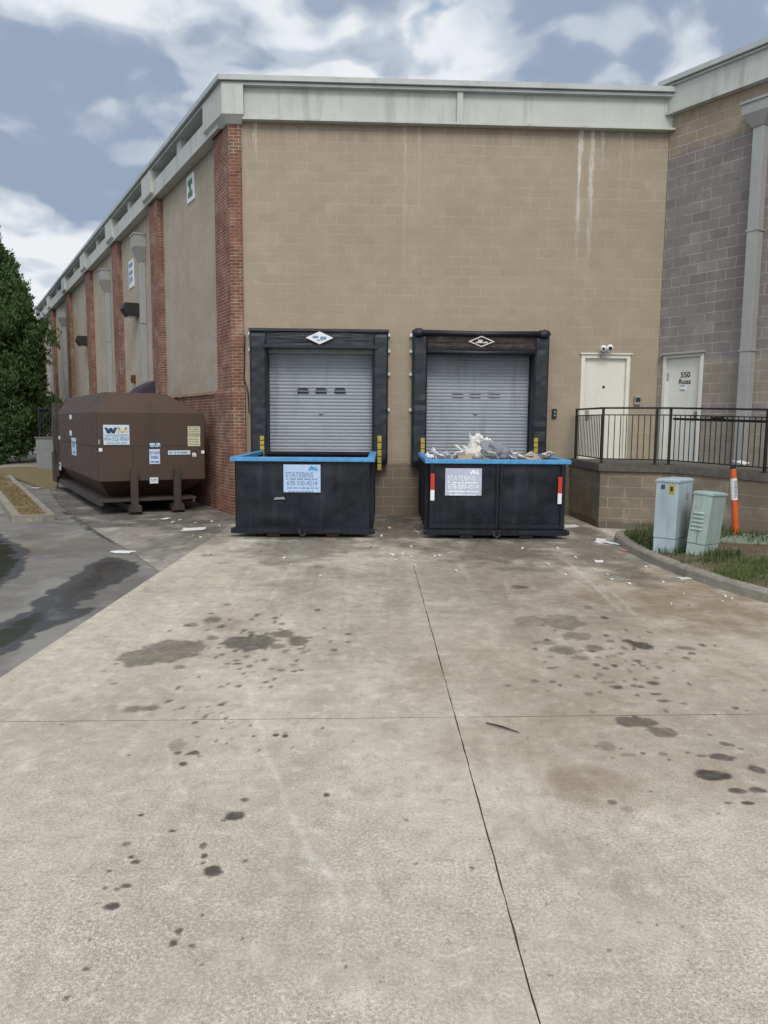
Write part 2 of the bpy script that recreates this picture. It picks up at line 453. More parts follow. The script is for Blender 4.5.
# ------------------------------------------------------------------ mesh helpers
class MB:
    def __init__(s):
        s.v = []
        s.f = []
        s.mi = []
        s.cur = 0
        s.xf = None

    def _add(s, vs, fs):
        o = len(s.v)
        for p in vs:
            p = Vector(p)
            if s.xf is not None:
                p = s.xf @ p
            s.v.append(tuple(p))
        for f in fs:
            s.f.append(tuple(i + o for i in f))
            s.mi.append(s.cur)
        return s

    def box(s, x0, x1, y0, y1, z0, z1):
        vs = [(x, y, z) for z in (z0, z1) for y in (y0, y1) for x in (x0, x1)]
        return s._add(vs, [(0, 2, 3, 1), (4, 5, 7, 6), (0, 1, 5, 4), (2, 6, 7, 3), (0, 4, 6, 2), (1, 3, 7, 5)])

    def hexa(s, lo, hi):
        """two rings of equal length bridged and capped"""
        n = len(lo)
        fs = [tuple(reversed(range(n))), tuple(range(n, 2 * n))]
        fs += [(i, (i + 1) % n, n + (i + 1) % n, n + i) for i in range(n)]
        return s._add(list(lo) + list(hi), fs)

    def prism(s, poly, z0, z1):
        return s.hexa([(x, y, z0) for x, y in poly], [(x, y, z1) for x, y in poly])

    def prof(s, poly, x0, x1):
        """profile (y,z) extruded along x"""
        return s.hexa([(x0, y, z) for y, z in poly], [(x1, y, z) for y, z in poly])

    def tube(s, pts, r, n=10, caps=True):
        pts = [Vector(p) for p in pts]
        rs = r if isinstance(r, (list, tuple)) else [r] * len(pts)
        vs, fs = [], []
        for i, p in enumerate(pts):
            a = pts[max(0, i - 1)]
            b = pts[min(len(pts) - 1, i + 1)]
            d = (b - a).normalized()
            up = Vector((0, 0, 1)) if abs(d.z) < .9 else Vector((1, 0, 0))
            e1 = d.cross(up).normalized()
            e2 = e1.cross(d)
            for k in range(n):
                an = 2 * pi * k / n
                vs.append(p + (e1 * cos(an) + e2 * sin(an)) * rs[i])
        for i in range(len(pts) - 1):
            for k in range(n):
                k2 = (k + 1) % n
                fs.append((i * n + k, i * n + k2, (i + 1) * n + k2, (i + 1) * n + k))
        if caps:
            fs.append(tuple(range(n)))
            fs.append(tuple(reversed(range((len(pts) - 1) * n, len(pts) * n))))
        return s._add(vs, fs)

    def bar(s, p0, p1, w, h):
        p0, p1 = Vector(p0), Vector(p1)
        d = (p1 - p0).normalized()
        up = Vector((0, 0, 1)) if abs(d.z) < .95 else Vector((0, 1, 0))
        e1 = d.cross(up).normalized() * (w / 2)
        e2 = e1.cross(d).normalized() * (h / 2)
        q = [-e1 - e2, e1 - e2, e1 + e2, -e1 + e2]
        return s.hexa([p0 + a for a in q], [p1 + a for a in q])

    def sphere(s, c, r, n=12, m=8, sq=(1, 1, 1), jit=0):
        vs, fs = [], []
        for j in range(m + 1):
            th = pi * j / m
            for i in range(n):
                ph = 2 * pi * i / n
                p = Vector((sin(th) * cos(ph) * sq[0], sin(th) * sin(ph) * sq[1], cos(th) * sq[2])) * r
                if jit:
                    p *= 1 + jit * mnoise.noise(p * 3 / r + Vector(c))
                vs.append(Vector(c) + p)
        for j in range(m):
            for i in range(n):
                fs.append((j * n + i, (j + 1) * n + i, (j + 1) * n + (i + 1) % n, j * n + (i + 1) % n))
        return s._add(vs, fs)

    def build(s, name, mat, parent=None, frame=None, bevel=0, smooth=False, loc=None, rotz=0.0, recalc=True):
        me = bpy.data.meshes.new(name)
        me.from_pydata(s.v, [], s.f)
        mats = mat if isinstance(mat, (list, tuple)) else [mat]
        for m_ in mats:
            me.materials.append(M[m_] if isinstance(m_, str) else m_)
        if len(mats) > 1:
            me.polygons.foreach_set('material_index', s.mi)
        if recalc or bevel:
            bm = bmesh.new()
            bm.from_mesh(me)
            if recalc:
                bmesh.ops.recalc_face_normals(bm, faces=bm.faces)
            if bevel:
                es = [e for e in bm.edges if len(e.link_faces) == 2 and e.calc_face_angle(0) > .5]
                bmesh.ops.bevel(bm, geom=es, offset=bevel, segments=2, profile=.7, affect='EDGES', clamp_overlap=True)
            bm.to_mesh(me)
            bm.free()
        if smooth:
            me.polygons.foreach_set('use_smooth', [True] * len(me.polygons))
        o = bpy.data.objects.new(name, me)
        COL.objects.link(o)
        if frame is not None:
            o.location = frame.o
            o.rotation_euler = (0, 0, frame.a)
        if loc is not None:
            o.location = loc
            o.rotation_euler = (0, 0, rotz)
        if parent is not None:
            o.parent = parent
            if frame is not None:
                o.matrix_parent_inverse = parent_mat(parent).inverted()
        return o


def parent_mat(p):
    m_ = Matrix.Translation(p.location) @ p.rotation_euler.to_matrix().to_4x4()
    if p.parent:
        m_ = parent_mat(p.parent) @ p.matrix_parent_inverse @ m_
    return m_


def empty(name, loc=(0, 0, 0), rotz=0.0):
    o = bpy.data.objects.new(name, None)
    o.empty_display_size = .3
    COL.objects.link(o)
    o.location = loc
    o.rotation_euler = (0, 0, rotz)
    return o


def tag(o, label=None, cat=None, group=None, kind=None):
    if label: o['label'] = label
    if cat: o['category'] = cat
    if group: o['group'] = group
    if kind: o['kind'] = kind
    return o


def thing(name, label, cat, loc=(0, 0, 0), rotz=0.0, group=None):
    return tag(empty(name, loc, rotz), label, cat, group)


def tframe(name, label, cat, fr, group=None):
    """a thing whose local axes are those of a wall frame"""
    return thing(name, label, cat, fr.o, fr.a, group)


def text(name, body, size, mat, parent, x, y, z, align='CENTER', sx=1.0, bold=0.0, tilt=0.0, loc=None):
    cu = bpy.data.curves.new(name, 'FONT')
    cu.body = body
    cu.size = size
    cu.align_x = align
    cu.align_y = 'CENTER'
    cu.extrude = .001
    cu.offset = bold
    cu.resolution_u = 3
    tmp = bpy.data.objects.new('tmp', cu)
    COL.objects.link(tmp)
    dg = bpy.context.evaluated_depsgraph_get()
    me = bpy.data.meshes.new_from_object(tmp.evaluated_get(dg))
    bpy.data.objects.remove(tmp)
    bpy.data.curves.remove(cu)
    me.transform(Matrix.Translation((x, y, z)) @ Matrix.Rotation(tilt, 4, 'Y') @ Matrix.Rotation(pi / 2, 4, 'X') @ Matrix.Diagonal((sx, 1, 1, 1)))
    me.materials.clear()
    me.materials.append(M[mat])
    me.name = name
    o = bpy.data.objects.new(name, me)
    COL.objects.link(o)
    o.parent = parent
    return o


def dashes(mb, x0, x1, z, h, y, seed, gap=.3):
    """a line of print too small to read: word-long strokes"""
    r = random.Random(seed)
    x = x0
    while x < x1 - h:
        w = r.uniform(1.5, 5) * h
        mb.box(x, min(x1, x + w), y - .001, y, z - h / 2, z + h / 2)
        x += w + h * r.uniform(.5, .9)


# ------------------------------------------------------------------ sheets with masks of stains and painted shade
def inpoly(px, py, poly):
    r = np.zeros(px.shape, bool)
    n = len(poly)
    for i in range(n):
        x1, y1 = poly[i]
        x2, y2 = poly[(i + 1) % n]
        c = ((y1 > py) != (y2 > py)) & (px < (x2 - x1) * (py - y1) / (y2 - y1 + 1e-12) + x1)
        r ^= c
    return r


def polydist(px, py, poly, closed=True):
    d = np.full(px.shape, 1e9)
    n = len(poly)
    for i in range(n if closed else n - 1):
        x1, y1 = poly[i]
        x2, y2 = poly[(i + 1) % n]
        dx, dy = x2 - x1, y2 - y1
        t_ = np.clip(((px - x1) * dx + (py - y1) * dy) / (dx * dx + dy * dy + 1e-12), 0, 1)
        d = np.minimum(d, np.hypot(px - x1 - t_ * dx, py - y1 - t_ * dy))
    return d


_tab = rng.random((256, 256)).astype(np.float32)


def vnoise(x, y, s):
    x = x * s + 1000; y = y * s + 1000
    xi = np.floor(x).astype(int); yi = np.floor(y).astype(int)
    fx = x - xi; fy = y - yi
    fx = fx * fx * (3 - 2 * fx); fy = fy * fy * (3 - 2 * fy)
    g = lambda a, b: _tab[a & 255, b & 255]
    return (g(xi, yi) * (1 - fx) + g(xi + 1, yi) * fx) * (1 - fy) + (g(xi, yi + 1) * (1 - fx) + g(xi + 1, yi + 1) * fx) * fy


def fbm(x, y, s, n=3):
    r = 0; a = 1; t_ = 0
    for i in range(n):
        r = r + a * vnoise(x + 7 * i, y + 3 * i, s); t_ += a; a *= .55; s *= 2.1
    return r / t_


def sstep(x, a, b):
    t_ = np.clip((x - a) / (b - a), 0, 1)
    return t_ * t_ * (3 - 2 * t_)


def gpoly(pts, z=0.0):
    return [tuple(gnd(x, y, z)[:2]) for x, y in pts]


# oil spots read off the drive: photo x, y, half width, half height, darkness
SPOTS = [(167, 650, 33, 10, .5), (140, 657, 23, 8, .5), (192, 649, 9, 8, .5), (247, 643, 24, 8, .62), (262, 641, 13, 5, .45), (283, 634, 12, 4, .6), (298, 641, 12, 5, .6), (278, 646, 8, 3, .5),
         (212, 620, 9, 3, .5), (192, 625, 6, 2, .45), (212, 638, 6, 2, .5), (180, 667, 6, 2, .45), (133, 709, 9, 3, .5), (149, 708, 8, 3, .5),
         (169, 701, 3, 1.5, .7), (182, 708, 3, 1.5, .7), (220, 705, 4, 1.4, .7), (178, 744, 8, 7, .3), (194, 753, 6, 2.5, .7), (183, 764, 5, 2.5, .7), (178, 753, 4, 2, .6),
         (235, 816, 11, 4.5, .75), (213, 871, 10, 5.5, .72), (203, 846, 4, 3, .7), (204, 856, 4, 3, .7), (202, 863, 3, 2, .6), (224, 820, 3, 2, .5), (245, 800, 4, 2, .6),
         (172, 831, 4, 1.5, .7), (126, 844, 5, 2.5, .5), (131, 857, 3, 2, .75), (136, 862, 5, 2.5, .7), (109, 871, 3, 1.5, .7), (126, 886, 6, 2.5, .65), (105, 888, 3, 2, .6), (117, 889, 3, 1.5, .5),
         (112, 906, 8, 3.5, .7), (97, 903, 3, 1.5, .4), (179, 931, 4, 3.5, .65), (173, 943, 5, 4, .7), (192, 946, 4, 2, .6), (202, 915, 2, 1.5, .7), (202, 965, 3, 1.5, .6), (86, 969, 4, 2, .6), (67, 998, 4, 2, .6),
         (245, 861, 3, 2, .6), (327, 795, 3, 2, .7), (141, 815, 3, 1.3, .7), (335, 650, 4, 1.4, .7), (276, 735, 3, 1.5, .7), (285, 736, 3, 1.5, .7),
         (519, 587, 9, 2, .6), (528, 621, 17, 6, .35), (564, 622, 20, 6, .42), (577, 636, 14, 4, .4), (544, 643, 12, 2, .4), (563, 650, 14, 4, .45), (582, 658, 9, 2.5, .4), (596, 648, 9, 3, .5),
         (628, 641, 5, 2, .7), (641, 645, 11, 4, .72), (686, 648, 10, 2.3, .5), (653, 683, 7, 2, .65), (617, 687, 6, 2, .65), (655, 694, 6, 1.5, .6), (664, 701, 7, 1.5, .6), (588, 694, 6, 2, .35),
         (636, 722, 24, 6, .55), (663, 732, 14, 4.5, .5), (607, 746, 10, 5, .3), (663, 754, 5, 2, .4), (627, 755, 8, 2, .3),
         (721, 757, 13, 3.5, .65), (712, 775, 17, 5, .78), (756, 769, 8, 4, .6), (738, 791, 10, 3, .65), (757, 790, 9, 3, .65), (725, 744, 5, 2, .6), (702, 756, 6, 2, .5), (747, 803, 8, 2, .7), (728, 803, 4, 1.5, .6),
         (612, 802, 5, 2.5, .5), (627, 809, 8, 3, .3), (472, 868, 3, 1.5, .6), (406, 820, 3, 1.5, .4)]
r7 = random.Random(5)
for _ in range(85):
    SPOTS.append((r7.gauss(262, 34), r7.gauss(645, 16), r7.uniform(1.2, 4.5), r7.uniform(.8, 1.9), r7.uniform(.35, .7)))
for _ in range(45):
    SPOTS.append((r7.gauss(212, 38), r7.gauss(702, 34), r7.uniform(1, 3), r7.uniform(.8, 1.6), r7.uniform(.35, .7)))
for _ in range(80):
    SPOTS.append((r7.gauss(612, 44), r7.gauss(658, 22), r7.uniform(1.2, 4.2), r7.uniform(.8, 1.8), r7.uniform(.35, .7)))
for _ in range(22):
    SPOTS.append((r7.gauss(690, 45), r7.gauss(715, 40), r7.uniform(1, 3), r7.uniform(.8, 1.6), r7.uniform(.4, .7)))
for _ in range(40):
    SPOTS.append((r7.uniform(20, 760), r7.uniform(720, 1020), r7.uniform(1, 2.2), r7.uniform(.7, 1.4), r7.uniform(.3, .65)))
SP = []
for (x, y, rx_, ry_, k) in SPOTS:
    c = gnd(x, y)
    a = gnd(x + rx_, y)
    q = gnd(x, y - ry_)
    SP.append((c.x, c.y, max(.008, abs(a.x - c.x)), max(.008, abs(q.y - c.y)), k))
# pale scrapes: polyline in photo points, width px, strength
SCR = [([(243, 668), (252, 700), (262, 740), (300, 830), (345, 905)], 3.5, .55), ([(165, 735), (172, 765), (182, 795)], 3, .4), ([(105, 820), (75, 880), (45, 950)], 3, .3),
       ([(350, 610), (346, 640), (346, 665)], 2, .4), ([(300, 612), (310, 640)], 2, .35), ([(0, 768), (200, 772), (330, 765)], 2, .25), ([(185, 835), (200, 880)], 2, .3),
       ([(395, 545), (380, 600)], 2, .5), ([(300, 548), (270, 600)], 2.5, .5), ([(265, 545), (225, 610)], 2, .45), ([(540, 560), (590, 590)], 2, .5), ([(560, 555), (620, 610)], 2.5, .5),
       ([(450, 550), (470, 580)], 2, .45), ([(500, 552), (510, 600)], 2, .4), ([(700, 870), (768, 930)], 3, .3), ([(610, 590), (640, 620)], 2, .4), ([(0, 830), (250, 836), (420, 842)], 1.6, .3)]
SCW = []
for pts, w, k in SCR:
    mid = pts[len(pts) // 2]
    SCW.append((gpoly(pts), w * (gnd(*mid) - EYE).length / FPX, k))
# brown earth washed over the slab
BRN = [(690, 605, 130, 30, .75), (650, 640, 150, 40, .35), (560, 690, 170, 70, .4), (600, 625, 140, 30, .4), (740, 700, 80, 60, .3), (540, 580, 130, 34, .35), (470, 640, 120, 40, .18), (130, 700, 90, 30, .1), (590, 782, 55, 28, .62), (640, 800, 30, 10, .35), (700, 596, 95, 20, .75), (740, 625, 60, 22, .55), (640, 575, 50, 14, .6), (500, 700, 80, 40, .22), (600, 700, 110, 50, .25), (215, 626, 40, 8, .4), (345, 768, 18, 5, .35), (700, 680, 90, 40, .25), (560, 740, 60, 30, .3)]
BW = []
for (x, y, rx_, ry_, k) in BRN:
    c = gnd(x, y); a = gnd(x + rx_, y); q = gnd(x, y - ry_)
    BW.append((c.x, c.y, a.x - c.x, q.y - c.y, k))
# grime in front of the docks, with contact shade of the bins painted in
GRM_SHADE = [(302, 537, 74, 5, .85), (496, 539, 76, 5, .85), (398, 520, 26, 10, .8), (580, 530, 20, 10, .7), (395, 528, 45, 18, .72), (300, 548, 85, 18, .62), (495, 550, 95, 18, .7), (590, 550, 50, 24, .64), (430, 580, 200, 30, .32), (200, 532, 50, 18, .5), (540, 600, 120, 30, .2), (330, 620, 120, 40, .12)]
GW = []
for (x, y, rx_, ry_, k) in GRM_SHADE:
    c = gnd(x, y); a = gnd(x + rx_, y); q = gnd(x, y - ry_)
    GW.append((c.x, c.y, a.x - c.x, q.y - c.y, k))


def drive_masks(X, Y):
    n = fbm(X, Y, 5.5) - .5
    n2 = fbm(X + 40, Y, 28) - .5
    R = np.zeros_like(X); G = np.zeros_like(X); B = np.zeros_like(X)
    for (cx, cy, rx_, ry_, k) in SP:
        big = rx_ > .15
        m_ = (np.abs(X - cx) < rx_ * 1.6) & (np.abs(Y - cy) < ry_ * 1.6)
        if not m_.any():
            continue
        x_, y_ = X[m_], Y[m_]
        d = np.sqrt(((x_ - cx) / rx_) ** 2 + ((y_ - cy) / ry_) ** 2) + (n[m_] * (1.0 if big else .5) + n2[m_] * (.22 if big else .6))
        e = .06 if big else .2
        R[m_] = np.maximum(R[m_], min(.9, k * 1.22) * sstep(d, 1 + e, 1 - e))
    for poly, w, k in SCW:
        d = polydist(X + n * .05, Y + n * .08, poly, False)
        G = np.maximum(G, k * sstep(d, w * 1.3, w * .2) * sstep(fbm(X + 3, Y, 3.5, 3), .25, .5))
    for (cx, cy, rx_, ry_, k) in BW:
        d = np.sqrt(((X - cx) / rx_) ** 2 + ((Y - cy) / ry_) ** 2) + (fbm(X, Y, 2.5) - .5) * 1.2
        B = np.maximum(B, k * sstep(d, 1.2, .3))
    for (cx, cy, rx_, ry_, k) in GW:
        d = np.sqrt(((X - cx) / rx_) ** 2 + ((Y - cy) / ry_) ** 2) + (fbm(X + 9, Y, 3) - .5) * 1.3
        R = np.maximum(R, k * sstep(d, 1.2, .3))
    # scattered pale scuffs close to the docks
    far = sstep(Y, 9.0, 12.5)
    G = np.maximum(G, far * .55 * sstep(fbm(X * 1.0, Y * .35, 4.5, 4), .6, .72))
    G = np.maximum(G, far * .8 * sstep(fbm(X + 30, Y * .6, 16, 2), .72, .8))
    return R, G, B


def grid_sheet(name, x0, x1, y0, y1, dx, dy, z, mat, maskf=None, poly=None, thick=0, edge=None):
    nx = max(2, int((x1 - x0) / dx)); ny = max(2, int((y1 - y0) / dy))
    xs = np.linspace(x0, x1, nx + 1); ys = np.linspace(y0, y1, ny + 1)
    X, Y = np.meshgrid(xs, ys)
    X = X.copy(); Y = Y.copy()
    if edge:
        X, Y = edge(X, Y)
    V = np.stack([X.ravel(), Y.ravel(), np.full(X.size, z)], 1)
    idx = np.arange((nx + 1) * (ny + 1)).reshape(ny + 1, nx + 1)
    F = np.stack([idx[:-1, :-1].ravel(), idx[:-1, 1:].ravel(), idx[1:, 1:].ravel(), idx[1:, :-1].ravel()], 1)
    if poly is not None:
        cx = V[F, 0].mean(1); cy = V[F, 1].mean(1)
        F = F[inpoly(cx, cy, poly)]
        used = np.unique(F)
        mp = -np.ones(len(V), int); mp[used] = np.arange(len(used))
        V = V[used]; F = mp[F]
    me = bpy.data.meshes.new(name)
    nv = len(V)
    if thick:      # a skirt so the joint has depth
        pass
    me.vertices.add(nv)
    me.vertices.foreach_set('co', V.astype(np.float32).ravel())
    me.loops.add(F.size)
    me.loops.foreach_set('vertex_index', F.astype(np.int32).ravel())
    me.polygons.add(len(F))
    me.polygons.foreach_set('loop_start', np.arange(0, F.size, 4, dtype=np.int32))
    me.polygons.foreach_set('loop_total', np.full(len(F), 4, np.int32))
    me.update(calc_edges=True)
    me.materials.append(M[mat])
    if maskf:
        R, G, B = maskf(V[:, 0], V[:, 1])
        at_ = me.attributes.new('stain_shade', 'FLOAT_VECTOR', 'POINT')
        at_.data.foreach_set('vector', np.stack([R, G, B], 1).astype(np.float32).ravel())
    o = bpy.data.objects.new(name, me)
    COL.objects.link(o)
    tag(o, kind='structure')
    return o


# ------------------------------------------------------------------ ground
mb = MB()
mb._add([(-300, -60, -.06), (300, -60, -.06), (300, 500, -.06), (-300, 500, -.06)], [(0, 1, 2, 3)])
tag(mb.build('ground', 'ground'), kind='structure')
# joint filler under the slabs
mb = MB()
mb._add([(-2.99, -3, -.012), (9, -3, -.012), (9, 16.9, -.012), (-2.99, 16.6, -.012)], [(0, 1, 2, 3)])
o = mb.build('joint_filler', plain('joint_dirt', (.15, .135, .11), .95, 0, .4, 9))
tag(o, kind='structure')

JX = lambda y: .535 - .0135 * (y - 2.3)            # long joint
JY = lambda x: 4.985 + .045 * x                      # cross joint
GAP = .0035


def edge_fn(left, right, bottom, top):
    def f(X, Y):
        if bottom is not None:
            y0 = Y.min()
            w = np.clip(1 - (Y - y0) / .5, 0, 1)
            Y = Y + w * ((JY(X) + .003) - y0)
        if top is not None:
            y1 = Y.max()
            w = np.clip(1 - (y1 - Y) / .5, 0, 1)
            Y = Y + w * ((JY(X) - .003) - y1)
        if left is not None:
            x0 = X.min()
            w = np.clip(1 - (X - x0) / .3, 0, 1)
            X = X + w * (JX(Y) + GAP + .008 * (fbm(Y * 3, Y * 0, 2) - .5) - x0)
        if right is not None:
            x1 = X.max()
            w = np.clip(1 - (x1 - X) / .3, 0, 1)
            X = X + w * (JX(Y) - GAP + .008 * (fbm(Y * 3 + 50, Y * 0, 2) - .5) - x1)
        return X, Y
    return f


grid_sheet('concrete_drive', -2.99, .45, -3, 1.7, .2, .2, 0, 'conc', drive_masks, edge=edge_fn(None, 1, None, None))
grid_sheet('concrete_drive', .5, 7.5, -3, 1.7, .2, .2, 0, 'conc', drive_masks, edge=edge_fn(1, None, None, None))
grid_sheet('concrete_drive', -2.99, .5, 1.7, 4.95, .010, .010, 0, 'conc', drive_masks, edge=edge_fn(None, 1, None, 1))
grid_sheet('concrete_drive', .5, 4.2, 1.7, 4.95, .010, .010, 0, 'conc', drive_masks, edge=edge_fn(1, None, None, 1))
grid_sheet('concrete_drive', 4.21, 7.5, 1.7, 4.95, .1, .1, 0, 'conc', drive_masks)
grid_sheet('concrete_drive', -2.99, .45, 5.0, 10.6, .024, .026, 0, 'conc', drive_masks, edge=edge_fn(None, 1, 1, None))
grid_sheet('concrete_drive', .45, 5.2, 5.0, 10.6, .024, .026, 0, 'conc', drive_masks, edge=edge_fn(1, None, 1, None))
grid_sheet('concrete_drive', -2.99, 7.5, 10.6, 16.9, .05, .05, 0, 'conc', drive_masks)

# asphalt lot on the left with run-off water
WETP = [gpoly([(0, 620), (23, 611), (34, 599), (78, 570), (104, 554), (141, 562), (139, 571), (109, 588), (80, 606), (98, 608), (90, 614), (52, 628), (26, 648), (-20, 662), (-60, 640)]),
        gpoly([(-40, 520), (0, 532), (15, 541), (33, 551), (27, 566), (18, 578), (0, 587), (-40, 600)]),
        gpoly([(28, 487), (52, 500), (85, 522), (110, 536), (140, 549), (136, 554), (104, 541), (78, 525), (60, 512), (40, 498)])]
WETK = [1.0, 1.0, .8]


def asph_masks(X, Y):
    n = fbm(X, Y, 2.2, 4) - .5
    W = np.zeros_like(X)
    for p, k in zip(WETP, WETK):
        d = polydist(X, Y, p)
        ins = inpoly(X, Y, p)
        sd = np.where(ins, d, -d) + n * .14
        W = np.maximum(W, k * sstep(sd + (fbm(X + 77, Y, 7, 3) - .5) * .22, -.16, .3))
    L = sstep(fbm(X, Y * .7, 1.3, 4), .52, .7) * .8
    c = gnd(20, 620)
    S = sstep(np.abs(Y - 12.4 - .2 * (X + 5)) + n * 1.2, 1.2, .2) * .5
    c2 = gnd(8, 552)
    d = np.sqrt(((X - c2.x) / .7) ** 2 + ((Y - c2.y) / .9) ** 2) + n
    S = np.maximum(S, sstep(d, 1.1, .5) * .9)
    return W, L, S


grid_sheet('asphalt_lot', -9, -2.995, 4.2, 17, .04, .05, -.004, 'asph', asph_masks)
grid_sheet('asphalt_lot', -40, -9.0, 4.2, 60, .6, .6, -.004, 'asph', asph_masks)
grid_sheet('asphalt_lot', -9, -2.995, -3, 4.2, .2, .2, -.004, 'asph', asph_masks)
grid_sheet('asphalt_lot', -9, -2.995, 17, 60, .3, .3, -.004, 'asph', asph_masks)

# worn concrete apron in front of the compactor
AP = gpoly([(160, 573), (139, 557), (112, 541), (84, 523), (62, 507), (54, 497), (50, 489), (60, 470)])
AP += [(-6.5, 22), (-3.4, 16.6), (-2.992, 16.3), (-2.992, AP[0][1])]


def apron_masks(X, Y):
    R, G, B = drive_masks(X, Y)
    G = np.maximum(G * .8, .5 * sstep(fbm(X + 5, Y * .5, 3.0, 4), .58, .72))
    R = np.maximum(R, .72 * sstep(Y - .3 * (X + 4) + (fbm(X, Y, 2, 3) - .5) * 2, 13.7, 15.0) * sstep(fbm(X, Y, 1.6, 4), .15, .5))
    return R, G, B


grid_sheet('concrete_apron', -10, -2.992, 9.6, 23, .05, .05, .002, 'apron', apron_masks, poly=AP)

# left verge: kerbed strip of dry grass running beside the wall, a second patch behind it
ST = Frame((gnd(55, 514, .12)[0], gnd(55, 514, .12)[1]), radians(-60.3))
strip = [(0, -.0), (.12, -.25), (.08, -.6), (-.15, -.78), (-12.5, -.85), (-12.5, 0)]


def rim(poly, w):
    """outline of a kerb w wide inside a polygon"""
    n = len(poly)
    out = []
    cx = sum(p[0] for p in poly) / n
    area = sum(poly[i][0] * poly[(i + 1) % n][1] - poly[(i + 1) % n][0] * poly[i][1] for i in range(n))
    sg = 1 if area > 0 else -1
    for i in range(n):
        p0, p1, p2 = Vector(poly[i - 1]), Vector(poly[i]), Vector(poly[(i + 1) % n])
        d1 = (p1 - p0).normalized(); d2 = (p2 - p1).normalized()
        n1 = Vector((-d1.y, d1.x)) * sg; n2 = Vector((-d2.y, d2.x)) * sg
        m_ = (n1 + n2).normalized()
        out.append(tuple(p1 + m_ * (w / max(.4, m_.dot(n1)))))
    return out


inner = rim(strip, .16)
mb = MB()
for i in range(len(strip)):
    j = (i + 1) % len(strip)
    a, b_, c_, d_ = strip[i], strip[j], inner[j], inner[i]
    mb.hexa([(*a, -.02), (*b_, -.02), (*c_, -.02), (*d_, -.02)], [(*a, .12), (*b_, .12), (*c_, .12), (*d_, .12)])
tag(mb.build('kerb', 'curb', frame=ST), kind='structure')
mb = MB()
mb.prism(inner, -.02, .125)
tag(mb.build('verge', 'dry', frame=ST), kind='structure')
pp = gpoly([(4, 474), (40, 487), (57, 487), (60, 468), (22, 466), (-30, 468)], .05)
mb = MB()
mb.prism(pp, -.02, .06)
tag(mb.build('verge', 'olive'), kind='structure')
pp = gpoly([(-20, 469), (10, 464), (30, 460.5), (62, 460.5), (62, 466), (22, 467)], .06)
mb = MB()
mb.prism(pp, -.02, .075)
tag(mb.build('path', 'curb'), kind='structure')

# right island with its kerb
KB = [(5.28, 14.22), (4.75, 13.9), (4.3, 13.55), (4.05, 13.2), (3.92, 12.6), (3.86, 11.6), (3.90, 10.5), (4.06, 9.5), (4.3, 8.6), (4.75, 7.4), (5.6, 6.0), (7.0, 4.8)]


def resamp(p, n):
    pts = [Vector(q) for q in p]
    out = []
    for i in range(len(pts) - 1):
        p0 = pts[max(0, i - 1)]; p1 = pts[i]; p2 = pts[i + 1]; p3 = pts[min(len(pts) - 1, i + 2)]
        for k in range(n):
            t_ = k / n
            out.append(.5 * ((2 * p1) + (p2 - p0) * t_ + (2 * p0 - 5 * p1 + 4 * p2 - p3) * t_ ** 2 + (3 * p1 - p0 - 3 * p2 + p3) * t_ ** 3))
    out.append(pts[-1])
    return out


ks = resamp(KB, 6)
mb = MB()
prev = None
for i, p in enumerate(ks):
    d = (ks[min(len(ks) - 1, i + 1)] - ks[max(0, i - 1)]).normalized()
    nn = Vector((-d.y, d.x))             # towards the island
    chip = .012 * mnoise.noise(Vector((p.x * 3, p.y * 3, 0)))
    sec = [p, p + nn * .01, p + nn * .035, p + nn * .16, p + nn * .16]
    zz = [-.02, .10 + chip, .128 + chip, .13, -.02]
    ring = [(q.x, q.y, z_) for q, z_ in zip(sec, zz)]
    if prev is not None:
        mb.hexa(prev, ring)
    prev = ring
tag(mb.build('kerb', 'curb'), kind='structure')


def isl_z(x, y):
    b_ = .11 + .09 * float(sstep(np.array(x), 4.1, 5.2))
    return b_ + .05 * (mnoise.noise(Vector((x * 1.5, y * 1.5, 3))) + .3 * mnoise.noise(Vector((x * 6, y * 6, 1))))


isl_poly = [(k.x + .12, k.y) for k in ks] + [(9, 4.8), (9, 12), (7.2, 11.5), (5.4, 14.3)]
xs = np.arange(3.8, 9, .08); ys = np.arange(4.8, 14.4, .08)
mb = MB()
id_ = {}
_XX, _YY = np.meshgrid(xs, ys)
_IN = inpoly(_XX, _YY, isl_poly)
for j, y_ in enumerate(ys):
    for i, x_ in enumerate(xs):
        if _IN[j, i]:
            id_[(i, j)] = len(mb.v)
            mb.v.append((float(x_), float(y_), isl_z(float(x_), float(y_))))
for (i, j) in list(id_):
    q = [(i, j), (i + 1, j), (i + 1, j + 1), (i, j + 1)]
    if all(k in id_ for k in q):
        mb.f.append(tuple(id_[k] for k in q)); mb.mi.append(0)
tag(mb.build('planting_bed', 'soil', smooth=True, recalc=False), kind='structure')


def blades(name, pts, mat, hmin, hmax, w, lean=.5):
    V = []; F = []
    r = random.Random(3)
    for (x, y, z) in pts:
        h = r.uniform(hmin, hmax); a = r.uniform(0, 2 * pi); l = r.uniform(.1, lean) * h
        ww = w * r.uniform(.6, 1.3)
        dx, dy = cos(a), sin(a); sx_, sy_ = -dy * ww, dx * ww
        o_ = len(V)
        V += [(x - sx_, y - sy_, z), (x + sx_, y + sy_, z), (x + dx * l * .4 + sx_ * .7, y + dy * l * .4 + sy_ * .7, z + h * .6),
              (x + dx * l * .4 - sx_ * .7, y + dy * l * .4 - sy_ * .7, z + h * .6), (x + dx * l, y + dy * l, z + h)]
        F += [(o_, o_ + 1, o_ + 2, o_ + 3), (o_ + 3, o_ + 2, o_ + 4)]
    m_ = MB(); m_.v = V; m_.f = F; m_.mi = [0] * len(F)
    return m_.build(name, mat, recalc=False)


